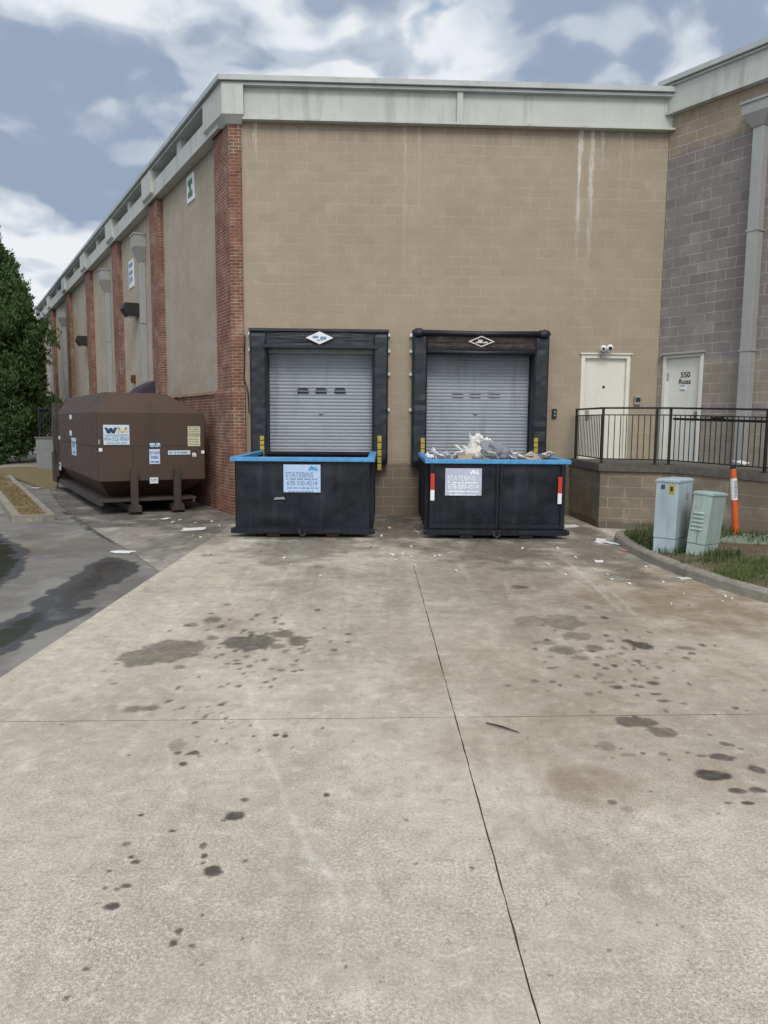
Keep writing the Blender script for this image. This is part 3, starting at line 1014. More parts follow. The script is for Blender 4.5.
pts = []
rr = random.Random(21)
_cx, _cy = rng.uniform(3.9, 7.5, 130000), rng.uniform(5.2, 14.2, 130000)
_ok = inpoly(_cx, _cy, isl_poly)
for x, y in zip(_cx[_ok].tolist(), _cy[_ok].tolist()):
    if len(pts) >= 30000:
        break
    g_ = mnoise.noise(Vector((x * 1.3, y * 1.0, 0))) + .5 * mnoise.noise(Vector((x * 4, y * 4, 9)))
    dens = .015 + max(0, g_ * 1.2 - .18)
    if y < 11 and x > 4.5: dens += .16
    if y < 10.2 and x > 4.3: dens += .1 + max(0, g_)
    if abs(y - 10.7) < .5 and 4.9 < x < 5.9: dens *= .1
    if y > 12.2: dens *= .45
    if rr.random() < dens:
        pts.append((x, y, isl_z(x, y) - .01))
tag(blades('grass', pts, 'blade', .03, .11, .005), 'patchy green grass growing in the kerbed bed by the ramp', 'grass', kind='stuff')
pts = []
for (cx, cy, n_, s_) in [(4.02, 11.5, 260, .18), (4.25, 10.95, 220, .15), (4.8, 10.55, 300, .14), (4.45, 10.25, 160, .1), (4.2, 12.6, 400, .3), (5.6, 12.4, 300, .3), (5.1, 13.4, 300, .3), (6.1, 12.0, 300, .3), (4.0, 10.2, 100, .08), (4.12, 11.95, 300, .2), (4.4, 13.0, 300, .25), (6.4, 11.6, 300, .35)]:
    for _ in range(int(n_ * .55)):
        x, y = rr.gauss(cx, s_), rr.gauss(cy, s_)
        pts.append((x, y, isl_z(x, y) - .01))
_k = inpoly(np.array([p[0] for p in pts]), np.array([p[1] for p in pts]), isl_poly)
pts = [p for p, k in zip(pts, _k) if k]
tag(blades('weeds', pts, 'weed', .04, .15, .008, .8), 'dark weeds tufted around the utility cabinets', 'weeds', kind='stuff')
pts = []
_cx, _cy = rng.uniform(-12, .2, 8000), rng.uniform(-1.1, -.05, 8000)
_ok = inpoly(_cx, _cy, inner)
for x, y in zip(_cx[_ok].tolist(), _cy[_ok].tolist()):
    if mnoise.noise(Vector((x, y * 2, 4))) > -.25:
        p = ST.w(x, y, .12)
        pts.append(tuple(p))
tag(blades('dry_grass', pts, 'dryblade', .03, .07, .008), 'short dry grass on the kerbed strip at left', 'grass', kind='stuff')

# ------------------------------------------------------------------ building
bld = tframe('warehouse', 'tan block warehouse with brick pilasters, white parapet and two loading docks', 'building', FR)
H_TOP = 8.06


def wall_rects(mb, x0, x1, z0, z1, y0, y1, holes):
    """wall plate with rectangular openings, built of butted boxes"""
    xs = sorted({x0, x1} | {h[0] for h in holes} | {h[1] for h in holes})
    for a, b_ in zip(xs[:-1], xs[1:]):
        hs = sorted([(h[2], h[3]) for h in holes if h[0] <= a + 1e-6 and h[1] >= b_ - 1e-6])
        z = z0
        for (h0, h1) in hs:
            if h0 > z + 1e-6: mb.box(a, b_, y0, y1, z, h0)
            z = max(z, h1)
        if z < z1 - 1e-6: mb.box(a, b_, y0, y1, z, z1)


YF = -.27         # face of the dock pads
h = lambda px, py, y=YF: FR.hit(px, py, y)
D1 = dict(o=(h(250, 400)[0], h(388, 400)[0]), i=(h(267, 400)[0], h(373.2, 400)[0]), top=h(320, 328.5)[1], hb=h(320, 347.5)[1], bot=h(386, 464.5)[1])
D2 = dict(o=(h(412.5, 400)[0], h(548, 400)[0]), i=(h(427, 400)[0], h(533.5, 400)[0]), top=h(480, 330.5)[1], hb=h(480, 354)[1], bot=h(420, 466)[1])
dl1, dt = FR.hit(581.5, 355.5, .1); dr1 = FR.hit(628.5, 356, .1)[0]
FLOOR = 1.25
CW = 9.146
holes = [(D1['i'][0] - .06, D1['i'][1] + .06, FLOOR, 3.62), (D2['i'][0] - .06, D2['i'][1] + .06, FLOOR, 3.62), (dl1, dr1, FLOOR, dt)]
mb = MB()
wall_rects(mb, .252, CW, -.05, H_TOP, .04, .30, holes)
mb.build('front_wall', 'cmu', bld, FR)
mb = MB()
mb.box(0, .25, 0, .30, -.05, H_TOP)
mb.box(.0, .27, -.045, .32, -.05, 2.60)
mb.prof([(-.045, 2.60), (.02, 2.60), (.02, 2.70), (-.0, 2.70)], .0, .27)
mb.build('corner_pier', 'brick', bld, FR)

# side wall: panels, wainscot, pilasters
PW = .95
piers = [0, -6.02, -11.75, -17.6, -23.6, -29.9, -36.0]      # right edge of each pilaster
mb = MB()
mb.box(-37, -.3, .13, .35, 2.62, H_TOP)
mb.build('side_wall', 'side_cmu', bld, FL)
mb = MB()
mb.box(-37, -.3, .03, .35, -.05, 2.60)
mb.prof([(.0, 2.60), (.34, 2.60), (.34, 2.66), (.12, 2.69), (.0, 2.63)], -37, -.3)
mb.build('brick_base', 'brick', bld, FL)
for i, p in enumerate(piers):
    mb = MB()
    if i == 0:
        mb.box(-1.0, -.002, -.0, .34, 2.70, H_TOP)
        mb.box(-1.06, -.002, -.05, .34, -.05, 2.60)
        mb.prof([(-.05, 2.60), (.34, 2.60), (.34, 2.70), (.0, 2.70)], -1.06, -.002)
    else:
        mb.box(p - PW, p, -.03, .3, 2.69, H_TOP)
        mb.box(p - PW - .04, p + .04, -.07, .3, -.05, 2.62)
        mb.prof([(-.07, 2.62), (.3, 2.62), (.3, 2.69), (-.03, 2.69)], p - PW - .04, p + .04)
    mb.build('pilaster', 'brick', bld, FL)

# parapet front
ZC0, ZC1 = 8.70, 8.87
mb = MB()
mb.box(.30, CW + .02, -.04, .3, 8.06, ZC0)             # panel
mb.box(.30, CW + .05, -.13, -.04, 8.06, 8.10)          # lower lip
ribx = FR.hit(460, 100, -.1)[0]
mb.box(ribx - .06, ribx + .06, -.12, -.04, 8.10, ZC0)
mb.build('front_parapet', 'fascia', bld, FR)
mb = MB()
mb.box(-.09, CW + .18, -.16, .5, ZC0, ZC0 + .05)
mb.box(-.13, CW + .2, -.22, .5, ZC0 + .07, ZC1)
mb.box(-.07, CW + .16, -.13, .45, ZC0 + .05, ZC0 + .07)
mb.build('front_coping', 'cap', bld, FR)
# parapet side
mb = MB()
mb.prof([(-.12, 8.0), (.12, 8.0), (.12, 8.46), (-.06, 8.42), (-.12, 8.40)], -37, -.32)
for a, b_ in zip(piers[:-1], piers[1:]):
    m_ = ((a - PW) + b_) / 2
    mb.box(m_ - .16, m_ + .16, -.085, .12, 8.43, ZC0)
for i, p in enumerate(piers[1:], 1):
    mb.box(p - PW - .08, p + .08, -.20, .119, 8.12, ZC0)
    mb.hexa([(p - PW - .02, -.06, 8.0), (p + .02, -.06, 8.0), (p + .02, .1, 8.0), (p - PW - .02, .1, 8.0)],
            [(p - PW - .08, -.20, 8.12), (p + .08, -.20, 8.12), (p + .08, .1, 8.12), (p - PW - .08, .1, 8.12)])
mb.build('side_parapet', 'fascia', bld, FL)
mb = MB()
mb.box(-37, -.32, .125, .3, 8.07, ZC0)
mb.build('parapet_slot', plain('slot_grey', (.1, .105, .1), .8), bld, FL)
mb = MB()
mb.box(-37, .09, -.17, .5, ZC0 + .002, ZC0 + .052)
mb.box(-37, .13, -.24, .5, ZC0 + .072, ZC1 + .004)
mb.box(-37, .05, -.13, .45, ZC0 + .052, ZC0 + .072)
mb.build('side_coping', 'cap', bld, FL)
# corner block over the pier
cb = MB()
def fl_to_fr(x, y):
    return FR.loc(FL.w(x, y))
lowp = [fl_to_fr(-1.02, .2), fl_to_fr(-1.02, -.03), (-.03, -.03), (.27, -.03), (.27, .2)]
upp = [fl_to_fr(-1.12, .25), fl_to_fr(-1.12, -.19), (-.10, -.17), (.33, -.17), (.33, .25)]
cb.hexa([(*p, 8.0) for p in lowp], [(*p, 8.14) for p in upp])
cb.prism(upp, 8.14, ZC0 - .002)
cb.build('parapet_corner', 'fascia', bld, FR)
mb = MB()
rp = [FR.loc(FL.w(-36.9, .3)), FR.loc(FL.w(-.2, .32)), (CW, .4), (40, .4), (40, 34)]
mb.prism(rp, 8.40, 8.45)
mb.build('roof', 'roof', bld, FR)
mb = MB()
mb.box(-37, -36.8, .352, 20, -.05, 8.4)
mb.build('end_wall', 'side_cmu', bld, FL)

# wing
WL = 14.0
wdl, wdt = FW.hit(667, 357, .08); wdr = FW.hit(705.5, 352.5, .08)[0]
wdt = 3.46
mb = MB()
wall_rects(mb, -.02, WL, -.05, 8.36, 0, .3, [(wdl, wdr, 1.22, wdt)])
mb.build('wing_wall', 'wing_cmu', bld, FW)
mb = MB()
mb.box(-.10, WL, -.12, .3, 8.362, 8.90)
mb.box(-.10, WL, -.16, -.12, 8.362, 8.42)
mb.build('wing_parapet', 'fascia', bld, FW)
mb = MB()
mb.box(-.16, WL, -.17, .4, 8.90, 8.94)
mb.box(-.2, WL, -.23, .4, 8.955, 9.05)
mb.box(-.14, WL, -.14, .38, 8.94, 8.955)
mb.build('wing_coping', 'cap', bld, FW)


# roll-up dock doors
def dock_door(d, wins, dark=False):
    x0, x1 = d['i'][0] - .03, d['i'][1] + .03
    mb = MB()
    z = FLOOR
    pitch = .073
    nz = int((3.56 - FLOOR) / pitch)
    pr = []
    for i in range(nz):
        for (dy, dz) in ((0, 0), (-.006, .010), (-.009, .03), (-.006, .05), (0, .063)):
            pr.append((.2 + dy, z + dz))
        z += pitch
    vs = []
    for (y, zz) in pr:
        vs += [(x0, y, zz), (x1, y, zz)]
    mb._add(vs, [(2 * i, 2 * i + 1, 2 * i + 3, 2 * i + 2) for i in range(len(pr) - 1)])
    dd = mb.build('dock_door', 'shutter', bld, FR)
    # jambs and header box round the opening
    mb = MB()
    mb.box(x0 - .01, x0 + .04, .15, .185, FLOOR, 3.60)
    mb.build('door_track', 'lamp', dd)
    for jx0, jx1 in ((d['i'][0] - .058, d['i'][0] - .043), (d['i'][1] + .043, d['i'][1] + .058)):
        mb = MB()
        mb.box(jx0, jx1, .02, .145, FLOOR, 3.60)
        mb.build('jamb_liner', 'lamp', dd)
    mb = MB()
    mb.box(x1 - .04, x1 + .01, .15, .185, FLOOR, 3.60)
    j = mb.build('door_track', 'lamp', dd)
    mb = MB()
    mb.box(x0 - .008, x1 + .008, .1, .148, 3.45, 3.60)
    mb.build('door_hood', 'steel', dd)
    for px, py in wins:
        xx, zz = FR.hit(px, py, .18)
        mb = MB()
        mb.box(xx - .125, xx + .125, .165, .19, zz - .004, zz + .042)
        mb.cur = 1
        mb.box(xx - .105, xx + .105, .160, .166, zz + .002, zz + .036)
        mb.box(xx - .12, xx + .12, .166, .19, zz - .075, zz - .045)
        mb.build('window_slot', ['shutter', 'dark' if d is D1 else 'steel'], dd)
    # handle bar / lock at mid height
    mb = MB()
    xx, zz = FR.hit((wins[1][0]), 414, .18)
    mb.box(xx - .04, xx + .04, .155, .18, zz, zz + .03)
    mb.build('handle', 'steel', dd)
    return dd


dock_door(D1, [(303, 389.5), (321, 389.5), (340, 389.5)])
dock_door(D2, [(458, 393.5), (475.5, 393.5), (494.5, 393.5)])


def shelter(d, label, torn):
    t = tframe('dock_shelter', label, 'dock shelter', FR, 'padded shelters round the dock doors')
    x0, x1 = d['o']; i0, i1 = d['i']
    yb = .038

    def padmesh(xa, xb, za, zb, rows):
        mb = MB()
        n = 26
        # crumpled vinyl face
        vs = []; fs = []
        nx = 8
        for j in range(n + 1):
            for i in range(nx + 1):
                u = i / nx; v = j / n
                x = xa + (xb - xa) * u; z = za + (zb - za) * v
                b_ = min(u, 1 - u, v * (zb - za) / (xb - xa), (1 - v) * (zb - za) / (xb - xa)) if rows else min(v, 1 - v, u * 6, (1 - u) * 6)
                puff = .035 * min(1, b_ * 8)
                w_ = .014 * mnoise.noise(Vector((x * 5, z * 9, 2))) + .010 * mnoise.noise(Vector((x * 2, z * 28, 5)))
                vs.append((x, YF + .035 - puff + w_ * min(1, b_ * 10), z))
        for j in range(n):
            for i in range(nx):
                a = j * (nx + 1) + i
                fs.append((a, a + 1, a + nx + 2, a + nx + 1))
        mb._add(vs, fs)
        yf = YF + .05
        mb.box(xa, xb, yf, yb, za, zb)
        return mb
    padmesh(x0, i0, d['bot'], d['top'] - .06, True).build('side_pad', 'blk_pad', t, smooth=False)
    padmesh(i1, x1, d['bot'], d['top'] - .06, True).build('side_pad', 'blk_pad', t)
    mb = padmesh(i0 + .002, i1 - .002, d['hb'], d['top'] - .04, False)
    hp = mb.build('header_pad', 'torn_pad' if torn else 'blk_pad', t)
    mb = MB()
    if torn:
        mb.tube([(x0 + .05, YF - .02, d['top'] - .05), ((x0 + x1) / 2, YF - .01, d['top'] - .07), (x1 - .05, YF - .02, d['top'] - .05)], .055, 10)
        mb.sphere((x0 + .12, YF + .03, d['top'] - .06), .14, sq=(1, 1, .7), jit=.3)
        mb.sphere((x1 - .12, YF + .03, d['top'] - .06), .14, sq=(1, 1, .7), jit=.3)
        mb.tube([(i0, YF - .01, d['hb'] + .04), ((i0 + i1) / 2, YF - .03, d['hb'] + .02), (i1, YF - .01, d['hb'] + .04)], .05, 10)
    else:
        mb.prof([(YF - .03, d['top'] - .06), (yb, d['top'] - .055), (yb, d['top'] + .03), (YF + .02, d['top'])], x0 - .01, x1 + .01)
        mb.box(i0 - .08, i1 + .08, YF - .035, YF - .004, d['hb'] - .012, d['hb'] + .05)
    mb.build('top_flap', 'blk_pad', t, smooth=torn)
    if torn:
        mb = MB()
        vs_t = []
        n_t = 48
        for k in range(n_t + 1):
            xx = i0 + (i1 - i0) * k / n_t
            w_ = .5 + mnoise.noise(Vector((xx * 7, 1, 2)))
            yy_ = YF - .035 - .014 * mnoise.noise(Vector((xx * 9, 3, 2)))
            vs_t += [(xx, yy_, d['hb'] + .085), (xx, yy_ - .012, d['hb'] + .12 + .05 * w_), (xx, yy_ + .006, d['hb'] + .16 + .08 * w_)]
        mb._add(vs_t, [(3 * k + j, 3 * k + 3 + j, 3 * k + 4 + j, 3 * k + 1 + j) for k in range(n_t) for j in (0, 1)])
        mb.build('torn_strip', 'torn_pad', t)
    # diamond emblem
    ex, ez = FR.hit(*((319.5, 337.8) if not torn else (481.5, 341.5)), YF - .06)
    hw, hh = (.285, .13) if not torn else (.28, .115)
    mb = MB()
    dm = lambda s_: [(ex - hw * s_, ez), (ex, ez - hh * s_), (ex + hw * s_, ez), (ex, ez + hh * s_)]
    if not torn:
        q = dm(1)
        mb.hexa([(a, YF - .06, b_) for a, b_ in q], [(a, YF - .045, b_) for a, b_ in q])
    else:
        o_, i_ = dm(1), dm(.8)
        for k in range(4):
            k2 = (k + 1) % 4
            ring = [o_[k], o_[k2], i_[k2], i_[k]]
            if k == 0 or k == 1:      # lower edges are worn away
                ring = [tuple(Vector(a).lerp(Vector(b_), .55)) for a, b_ in ((o_[k], o_[k2]), (o_[k2], o_[k]), (i_[k2], i_[k]), (i_[k], i_[k2]))] if False else ring
            mb.hexa([(a, YF - .072, b_) for a, b_ in ring], [(a, YF - .06, b_) for a, b_ in ring])
    em = mb.build('emblem', 'white' if not torn else 'foam', t)
    mb = MB()
    if not torn:
        dashes(mb, ex - .14, ex - .02, ez + .015, .05, YF - .062, 3)
        dashes(mb, ex + .015, ex + .14, ez - .005, .06, YF - .062, 4)
        dashes(mb, ex - .06, ex + .06, ez - .05, .02, YF - .062, 5)
    else:
        mb.box(ex - .07, ex + .02, YF - .071, YF - .06, ez - .03, ez + .035)
        dashes(mb, ex - .12, ex + .13, ez - .02, .03, YF - .071, 6)
    mb.build('emblem_print', 'ink' if not torn else 'foam', em)
    # yellow guide strips low on each pad
    for gx, gy0, gy1 in (((262.2, 435, 452), (379.3, 435, 463)) if not torn else ((422.5, 437, 458), (535.5, 437, 456))):
        xx, za = FR.hit(gx, gy1, YF - .03)
        zb = FR.hit(gx, gy0, YF - .03)[1]
        za -= .15
        mb = MB()
        nseg = 5
        for k in range(nseg):
            a = za + (zb - za) * k / nseg; b_ = za + (zb - za) * (k + 1) / nseg
            mb.cur = 0
            mb.box(xx - .042, xx + .042, YF - .045, YF - .012, a, b_ - .018)
            mb.cur = 1
            mb.box(xx - .04, xx + .04, YF - .040, YF - .012, b_ - .018, b_)
        mb.build('guide_strip', ['yellow', 'inkblk'], t)
    # fixing tabs at the outer edge
    sides = ([x1] if not torn else [x0])
    for sd in (x0, x1):
        for k, zz in enumerate((d['top'] - .09, d['top'] - .42, d['top'] - .9, d['top'] - 1.65)):
            if k > 1 and ((sd == x0) != torn):
                continue
            mb = MB()
            s_ = -1 if sd == x0 else 1
            mb.box(min(sd, sd + s_ * .05), max(sd, sd + s_ * .05), -.03, .036, zz - .03, zz + .03)
            mb.build('fixing_tab', 'white', t)
    # rubber bumpers below the floor line
    for xx in (i0 + .12, i1 - .12):
        mb = MB()
        mb.box(xx - .12, xx + .12, -.14, .038, FLOOR - .42, FLOOR - .08)
        mb.build('bumper', 'blk_pad', t, bevel=.015)
    return t


shelter(D1, 'black padded dock shelter with a clean white diamond emblem on its header', False)
shelter(D2, 'black padded dock shelter with torn brownish header and faded diamond outline', True)

# personnel door on the front wall
mb = MB()
mb.box(dl1 + .06, dr1 - .06, .10, .15, FLOOR, dt - .06)
pd_ = mb.build('personnel_door', 'door', bld, FR)
mb = MB()
mb.box(dl1 - .02, dl1 + .06, .02, .2, FLOOR, dt + .02)
mb.box(dr1 - .06, dr1 + .02, .02, .2, FLOOR, dt + .02)
mb.box(dl1 + .06, dr1 - .06, .021, .2, dt - .06, dt + .02)
mb.box(dl1 - .05, dr1 + .05, -.02, .021, dt + .02, dt + .05)
mb.build('door_frame', 'door', pd_, bevel=.004)
hx_, hz_ = FR.hit(603.5, 387, .1)
mb = MB(); mb.sphere((hx_, .09, hz_), .028, sq=(1, .6, 1)); mb.build('peephole', 'dark', pd_, smooth=True)
mb = MB(); mb.box(dl1 + .13, dl1 + .20, .07, .1, 2.1, 2.3); mb.tube([(dl1 + .16, .07, 2.2), (dl1 + .16, .03, 2.2), (dl1 + .28, .03, 2.2)], .012); mb.build('handle', 'steel', pd_)
for zz in (1.55, 2.35, 3.15):
    mb = MB(); mb.tube([(dl1 + .06, .085, zz - .06), (dl1 + .06, .085, zz + .06)], .016, 8); mb.build('hinge', 'steel', pd_)

# wing door
mb = MB()
mb.box(wdl + .05, wdr - .05, .07, .12, 1.22, wdt - .05)
pd2 = mb.build('personnel_door', 'gdoor', bld, FW)
mb = MB()
mb.box(wdl - .02, wdl + .05, -.02, .2, 1.22, wdt + .005)
mb.box(wdr - .05, wdr + .02, -.02, .2, 1.22, wdt + .005)
mb.box(wdl + .05, wdr - .05, -.021, .2, wdt - .05, wdt + .005)
mb.build('door_frame', 'gdoor', pd2, bevel=.004)
mb = MB()
mb.prof([(-.09, wdt + .01), (0, wdt + .01), (0, wdt + .06), (-.09, wdt + .035)], wdl - .05, wdr + .05)
mb.build('drip_cap', 'pipe', pd2)
tx, tz = FW.hit(685.5, 376, .07)
text('lettering', '550', .155, 'inkblk', pd2, tx, .066, tz + .02, sx=1.0, bold=.003)
tz2 = FW.hit(685.5, 381.5, .07)[1]
text('lettering', 'Ross', .15, 'inkblk', pd2, tx - .01, .066, tz2 - .005, sx=1.0, bold=.003)
sx_, sz_ = FW.hit(683.5, 387.8, .07)
mb = MB()
mb.box(sx_ - .07, sx_ + .07, .064, .069, sz_ - .06, sz_ + .06)
mb.cur = 1
mb.box(sx_ - .07, sx_ + .04, .0625, .064, sz_ + .03, sz_ + .05); mb.box(sx_ - .07, sx_ + .04, .0625, .064, sz_ - .055, sz_ - .035)
mb.build('sticker', ['white', 'inkblue'], pd2)
mb = MB(); mb.tube([(wdl + .06, .055, 2.95), (wdl + .06, .055, 3.1)], .018, 8); mb.build('hinge', 'steel', pd2)
mb = MB(); mb.box(wdr - .17, wdr - .11, .04, .07, 2.1, 2.28); mb.tube([(wdr - .14, .04, 2.2), (wdr - .14, .0, 2.2), (wdr - .26, .0, 2.2)], .012); mb.build('handle', 'steel', pd2)


# downspouts with conductor heads
def downspout(fr, x, zh, w, hw, hh, zb, y, label, group=None, r=.09, straps=True):
    t = tframe('downspout', label, 'downspout', fr, group)
    mb = MB()
    mb.box(x - r, x + r, y - 2 * r, y - .004, zb, zh - hh * .5)
    mb.build('pipe', 'pipe', t, bevel=.012)
    mb = MB()
    ya, yb_ = y - .34, y - .004
    mb.box(x - hw / 2, x + hw / 2, ya, yb_, zh - hh * .45, zh)
    mb.hexa([(x - r * 1.1, y - 2.2 * r, zh - hh), (x + r * 1.1, y - 2.2 * r, zh - hh), (x + r * 1.1, yb_, zh - hh), (x - r * 1.1, yb_, zh - hh)],
            [(x - hw / 2, ya, zh - hh * .45), (x + hw / 2, ya, zh - hh * .45), (x + hw / 2, yb_, zh - hh * .45), (x - hw / 2, yb_, zh - hh * .45)])
    mb.box(x - hw / 2 - .025, x + hw / 2 + .025, ya - .025, yb_, zh, zh + .045)
    mb.build('conductor_head', 'pipe', t)
    for zz in (zb + (zh - zb) * .33, zb + (zh - zb) * .66):
        mb = MB()
        mb.box(x - r - .02, x + r + .02, y - 2 * r - .012, y - .003, zz, zz + .035)
        mb.build('strap', 'pipe', t)
    return t


px_ = FW.hit(751, 300, -.1)[0]
downspout(FW, px_, 7.95, 0, .55, .42, 1.18, 0, 'tall grey downspout with flared head on the purplish block wing', None, .105)
g_ds = 'downspouts with box heads on the side wall'
for (px, py, lab) in [(136, 236, 'grey downspout with box head between the second and third brick pilasters from the corner'),
                      (102.5, 271, 'grey downspout with box head between the third and fourth brick pilasters from the corner'),
                      (60.5, 311, 'grey downspout with box head two bays short of the far tree')]:
    x, z = FL.hit(px, py, -.1)
    downspout(FL, x, z, 0, .52, .75, 0, .13, lab, g_ds, .085)
x, z = FL.hit(46.5, 326, -.1)
downspout(FL, x, z, 0, .52, .75, 0, .13, 'pale downspout on the side wall just right of the evergreen tree', g_ds, .085)


def wall_lamp(px, py, lab):
    x, z = FL.hit(px, py, -.15)
    t = tframe('wall_lamp', lab, 'wall lamp', FL, 'box lamps on the side wall')
    mb = MB()
    mb.prof([(.128, z - .2), (-.22, z - .2), (-.36, z + .02), (-.30, z + .2), (.128, z + .2)], x - .26, x + .26)
    mb.build('housing', 'lamp', t, bevel=.015)
    mb = MB(); mb.box(x - .2, x + .2, -.2, .08, z - .215, z - .202); mb.build('lens', 'glass', t)


wall_lamp(128.5, 310, 'dark box lamp on the side wall beside the nearest downspout')
wall_lamp(81, 341, 'dark box lamp on the side wall between the fourth and fifth brick pilasters')


def small_sign(px, py, w, hgt, lab, body, col):
    x, z = FL.hit(px, py, .1)
    t = tframe('wall_sign', lab, 'sign', FL)
    mb = MB(); mb.box(x - w / 2, x + w / 2, .105, .128, z - hgt / 2, z + hgt / 2); mb.build('sign_panel', 'white', t)
    mb = MB()
    for a in body:
        mb.box(x + a[0] * w, x + a[1] * w, .10, .105, z + a[2] * hgt, z + a[3] * hgt)
    mb.build('sign_print', col, t)


M['signgreen'] = plain('sign_green', (.07, .15, .07), .5, 0, .1, 9, bump=0)
small_sign(190, 188, .62, .62, 'small white sign with green mark high beside the corner pier', [(-.3, .3, .1, .32), (-.12, .12, -.1, .1), (-.3, .3, -.34, -.12)], 'signgreen')
small_sign(130.8, 274, .72, .85, 'small white notice with blue lines left of the nearest downspout', [(-.38, .38, .25, .4), (-.38, .38, -.02, .12), (-.1, .3, -.3, -.12), (-.38, -.2, -.35, -.1)], 'ink')
x, z = FL.hit(132.5, 379, .05)
t = tframe('alarm_box', 'small dark red alarm box low on the side wall above the compactor', 'alarm box', FL)
mb = MB(); mb.box(x - .11, x + .11, .02, .128, z - .13, z + .13); mb.build('box', plain('dull_red', (.12, .03, .025), .6), t, bevel=.01)
mb = MB(); mb.sphere((x, .02, z), .07, sq=(1, .4, 1)); mb.build('bell', 'lamp', t, smooth=True)

# fittings on the front wall
x, z = FR.hit(604, 351, -.08)
t = tframe('security_light', 'twin white floodlight and camera above the cream door', 'security light', FR)
mb = MB(); mb.box(x - .05, x + .05, -.02, .038, z - .12, z); mb.tube([(x, -.01, z - .02), (x, -.09, z + .0)], .02); mb.build('bracket', 'steel', t)
mb = MB(); mb.sphere((x - .03, -.13, z + .05), .07); mb.build('lamp_head', 'white', t, smooth=True)
mb = MB(); mb.sphere((x + .11, -.13, z + .06), .075); mb.build('lamp_head', 'white', t, smooth=True)
mb = MB(); mb.sphere((x + .1, -.185, z + .05), .04); mb.build('lens', 'dark', t, smooth=True)
mb = MB(); mb.sphere((x - .045, -.185, z + .04), .03); mb.build('lens', 'dark', t, smooth=True)
x, z = FR.hit(554.5, 413.5, 0)
t = tframe('push_button', 'small dark push button box on the wall right of the torn shelter', 'push button', FR)
mb = MB(); mb.box(x - .05, x + .05, -.01, .038, z - .1, z + .1); mb.build('box', 'lamp', t, bevel=.008)
for zz in (.03, -.04):
    mb = MB(); mb.tube([(x, -.03, z + zz), (x, -.008, z + zz)], .022); mb.build('button', 'steel', t)
x, z = FR.hit(637.5, 400.5, 0)
t = tframe('junction_box', 'small grey junction box on the wall right of the cream door', 'junction box', FR)
mb = MB(); mb.box(x - .07, x + .07, -.03, .038, z - .09, z + .09); mb.build('box', 'steel', t, bevel=.008)
mb = MB(); mb.box(x - .05, x + .05, -.04, -.03, z - .03, z + .06); mb.build('cover', 'lamp', t)
# thin cable down the pier edge
pts_ = [(245, 335), (244, 378), (248, 392), (249, 412)]
mb = MB(); mb.tube([(FR.hit(a, b_, .0)[0], .0, FR.hit(a, b_, .0)[1]) for a, b_ in pts_], .012, 6)
o = mb.build('wall_cable', 'rail', frame=FR)
tag(o, 'thin dark cable running down the brick pier edge beside the dock shelter', 'cable')

# ------------------------------------------------------------------ landing, ramp, railing
A = Vector((4.16, 14.62)); B = Vector((5.33, 14.25))
RD = Vector((FW.X.x, FW.X.y))
Eh = B + RD * 9
A0 = Vector((4.07, 16.60))
W1 = Vector((5.95, 16.62)); WE = Vector(FW.w(9.4, -.0)[:2])
FALL = -.026
mb = MB()
lp = [tuple(A0), tuple(A), tuple(B), tuple(W1)]
mb.prism(lp, -.05, 1.11)
n_ = 12
for k in range(n_):
    pass
rampz = lambda t_: 1.25 + FALL * t_
a_, b_ = B, Eh
q = [Vector(B), Vector(Eh), Vector((Eh.x + .82 * 2.0, Eh.y + .572 * 2.0)), W1]
mb.hexa([(p.x, p.y, -.05) for p in q], [(q[0].x, q[0].y, 1.11), (q[1].x, q[1].y, 1.11 + FALL * 9), (q[2].x, q[2].y, 1.11 + FALL * 9), (q[3].x, q[3].y, 1.11)])
lt = thing('loading_landing', 'block landing and ramp with dark concrete slab below the black railing', 'landing', (0, 0, 0))
mb.build('block_base', 'landing_cmu', lt)
mb = MB()
ov = .05
lp2 = [(A0.x - ov, A0.y), (A.x - ov, A.y - ov), (B.x + .0, B.y - ov * 1.1), (W1.x, W1.y)]
mb.hexa([(*p, 1.112) for p in lp2], [(*p, 1.25) for p in lp2])
nr = Vector((-RD.y, RD.x)) * -ov
q2 = [Vector((B.x, B.y - ov * 1.1)), Vector(Eh) + nr, q[2], W1]
mb.hexa([(q2[0].x, q2[0].y, 1.112), (q2[1].x, q2[1].y, 1.112 + FALL * 9), (q2[2].x, q2[2].y, 1.112 + FALL * 9), (q2[3].x, q2[3].y, 1.112)],
        [(q2[0].x, q2[0].y, 1.2501), (q2[1].x, q2[1].y, 1.25 + FALL * 9), (q2[2].x, q2[2].y, 1.25 + FALL * 9), (q2[3].x, q2[3].y, 1.2501)])
mb.build('slab', 'slabedge', lt)

rl = thing('railing', 'black metal picket railing along the landing and ramp', 'railing', (A.x, A.y, 1.25))
RO = Vector((A.x, A.y, 1.25))


def rloc(p, z):
    return Vector((p.x, p.y, z)) - RO


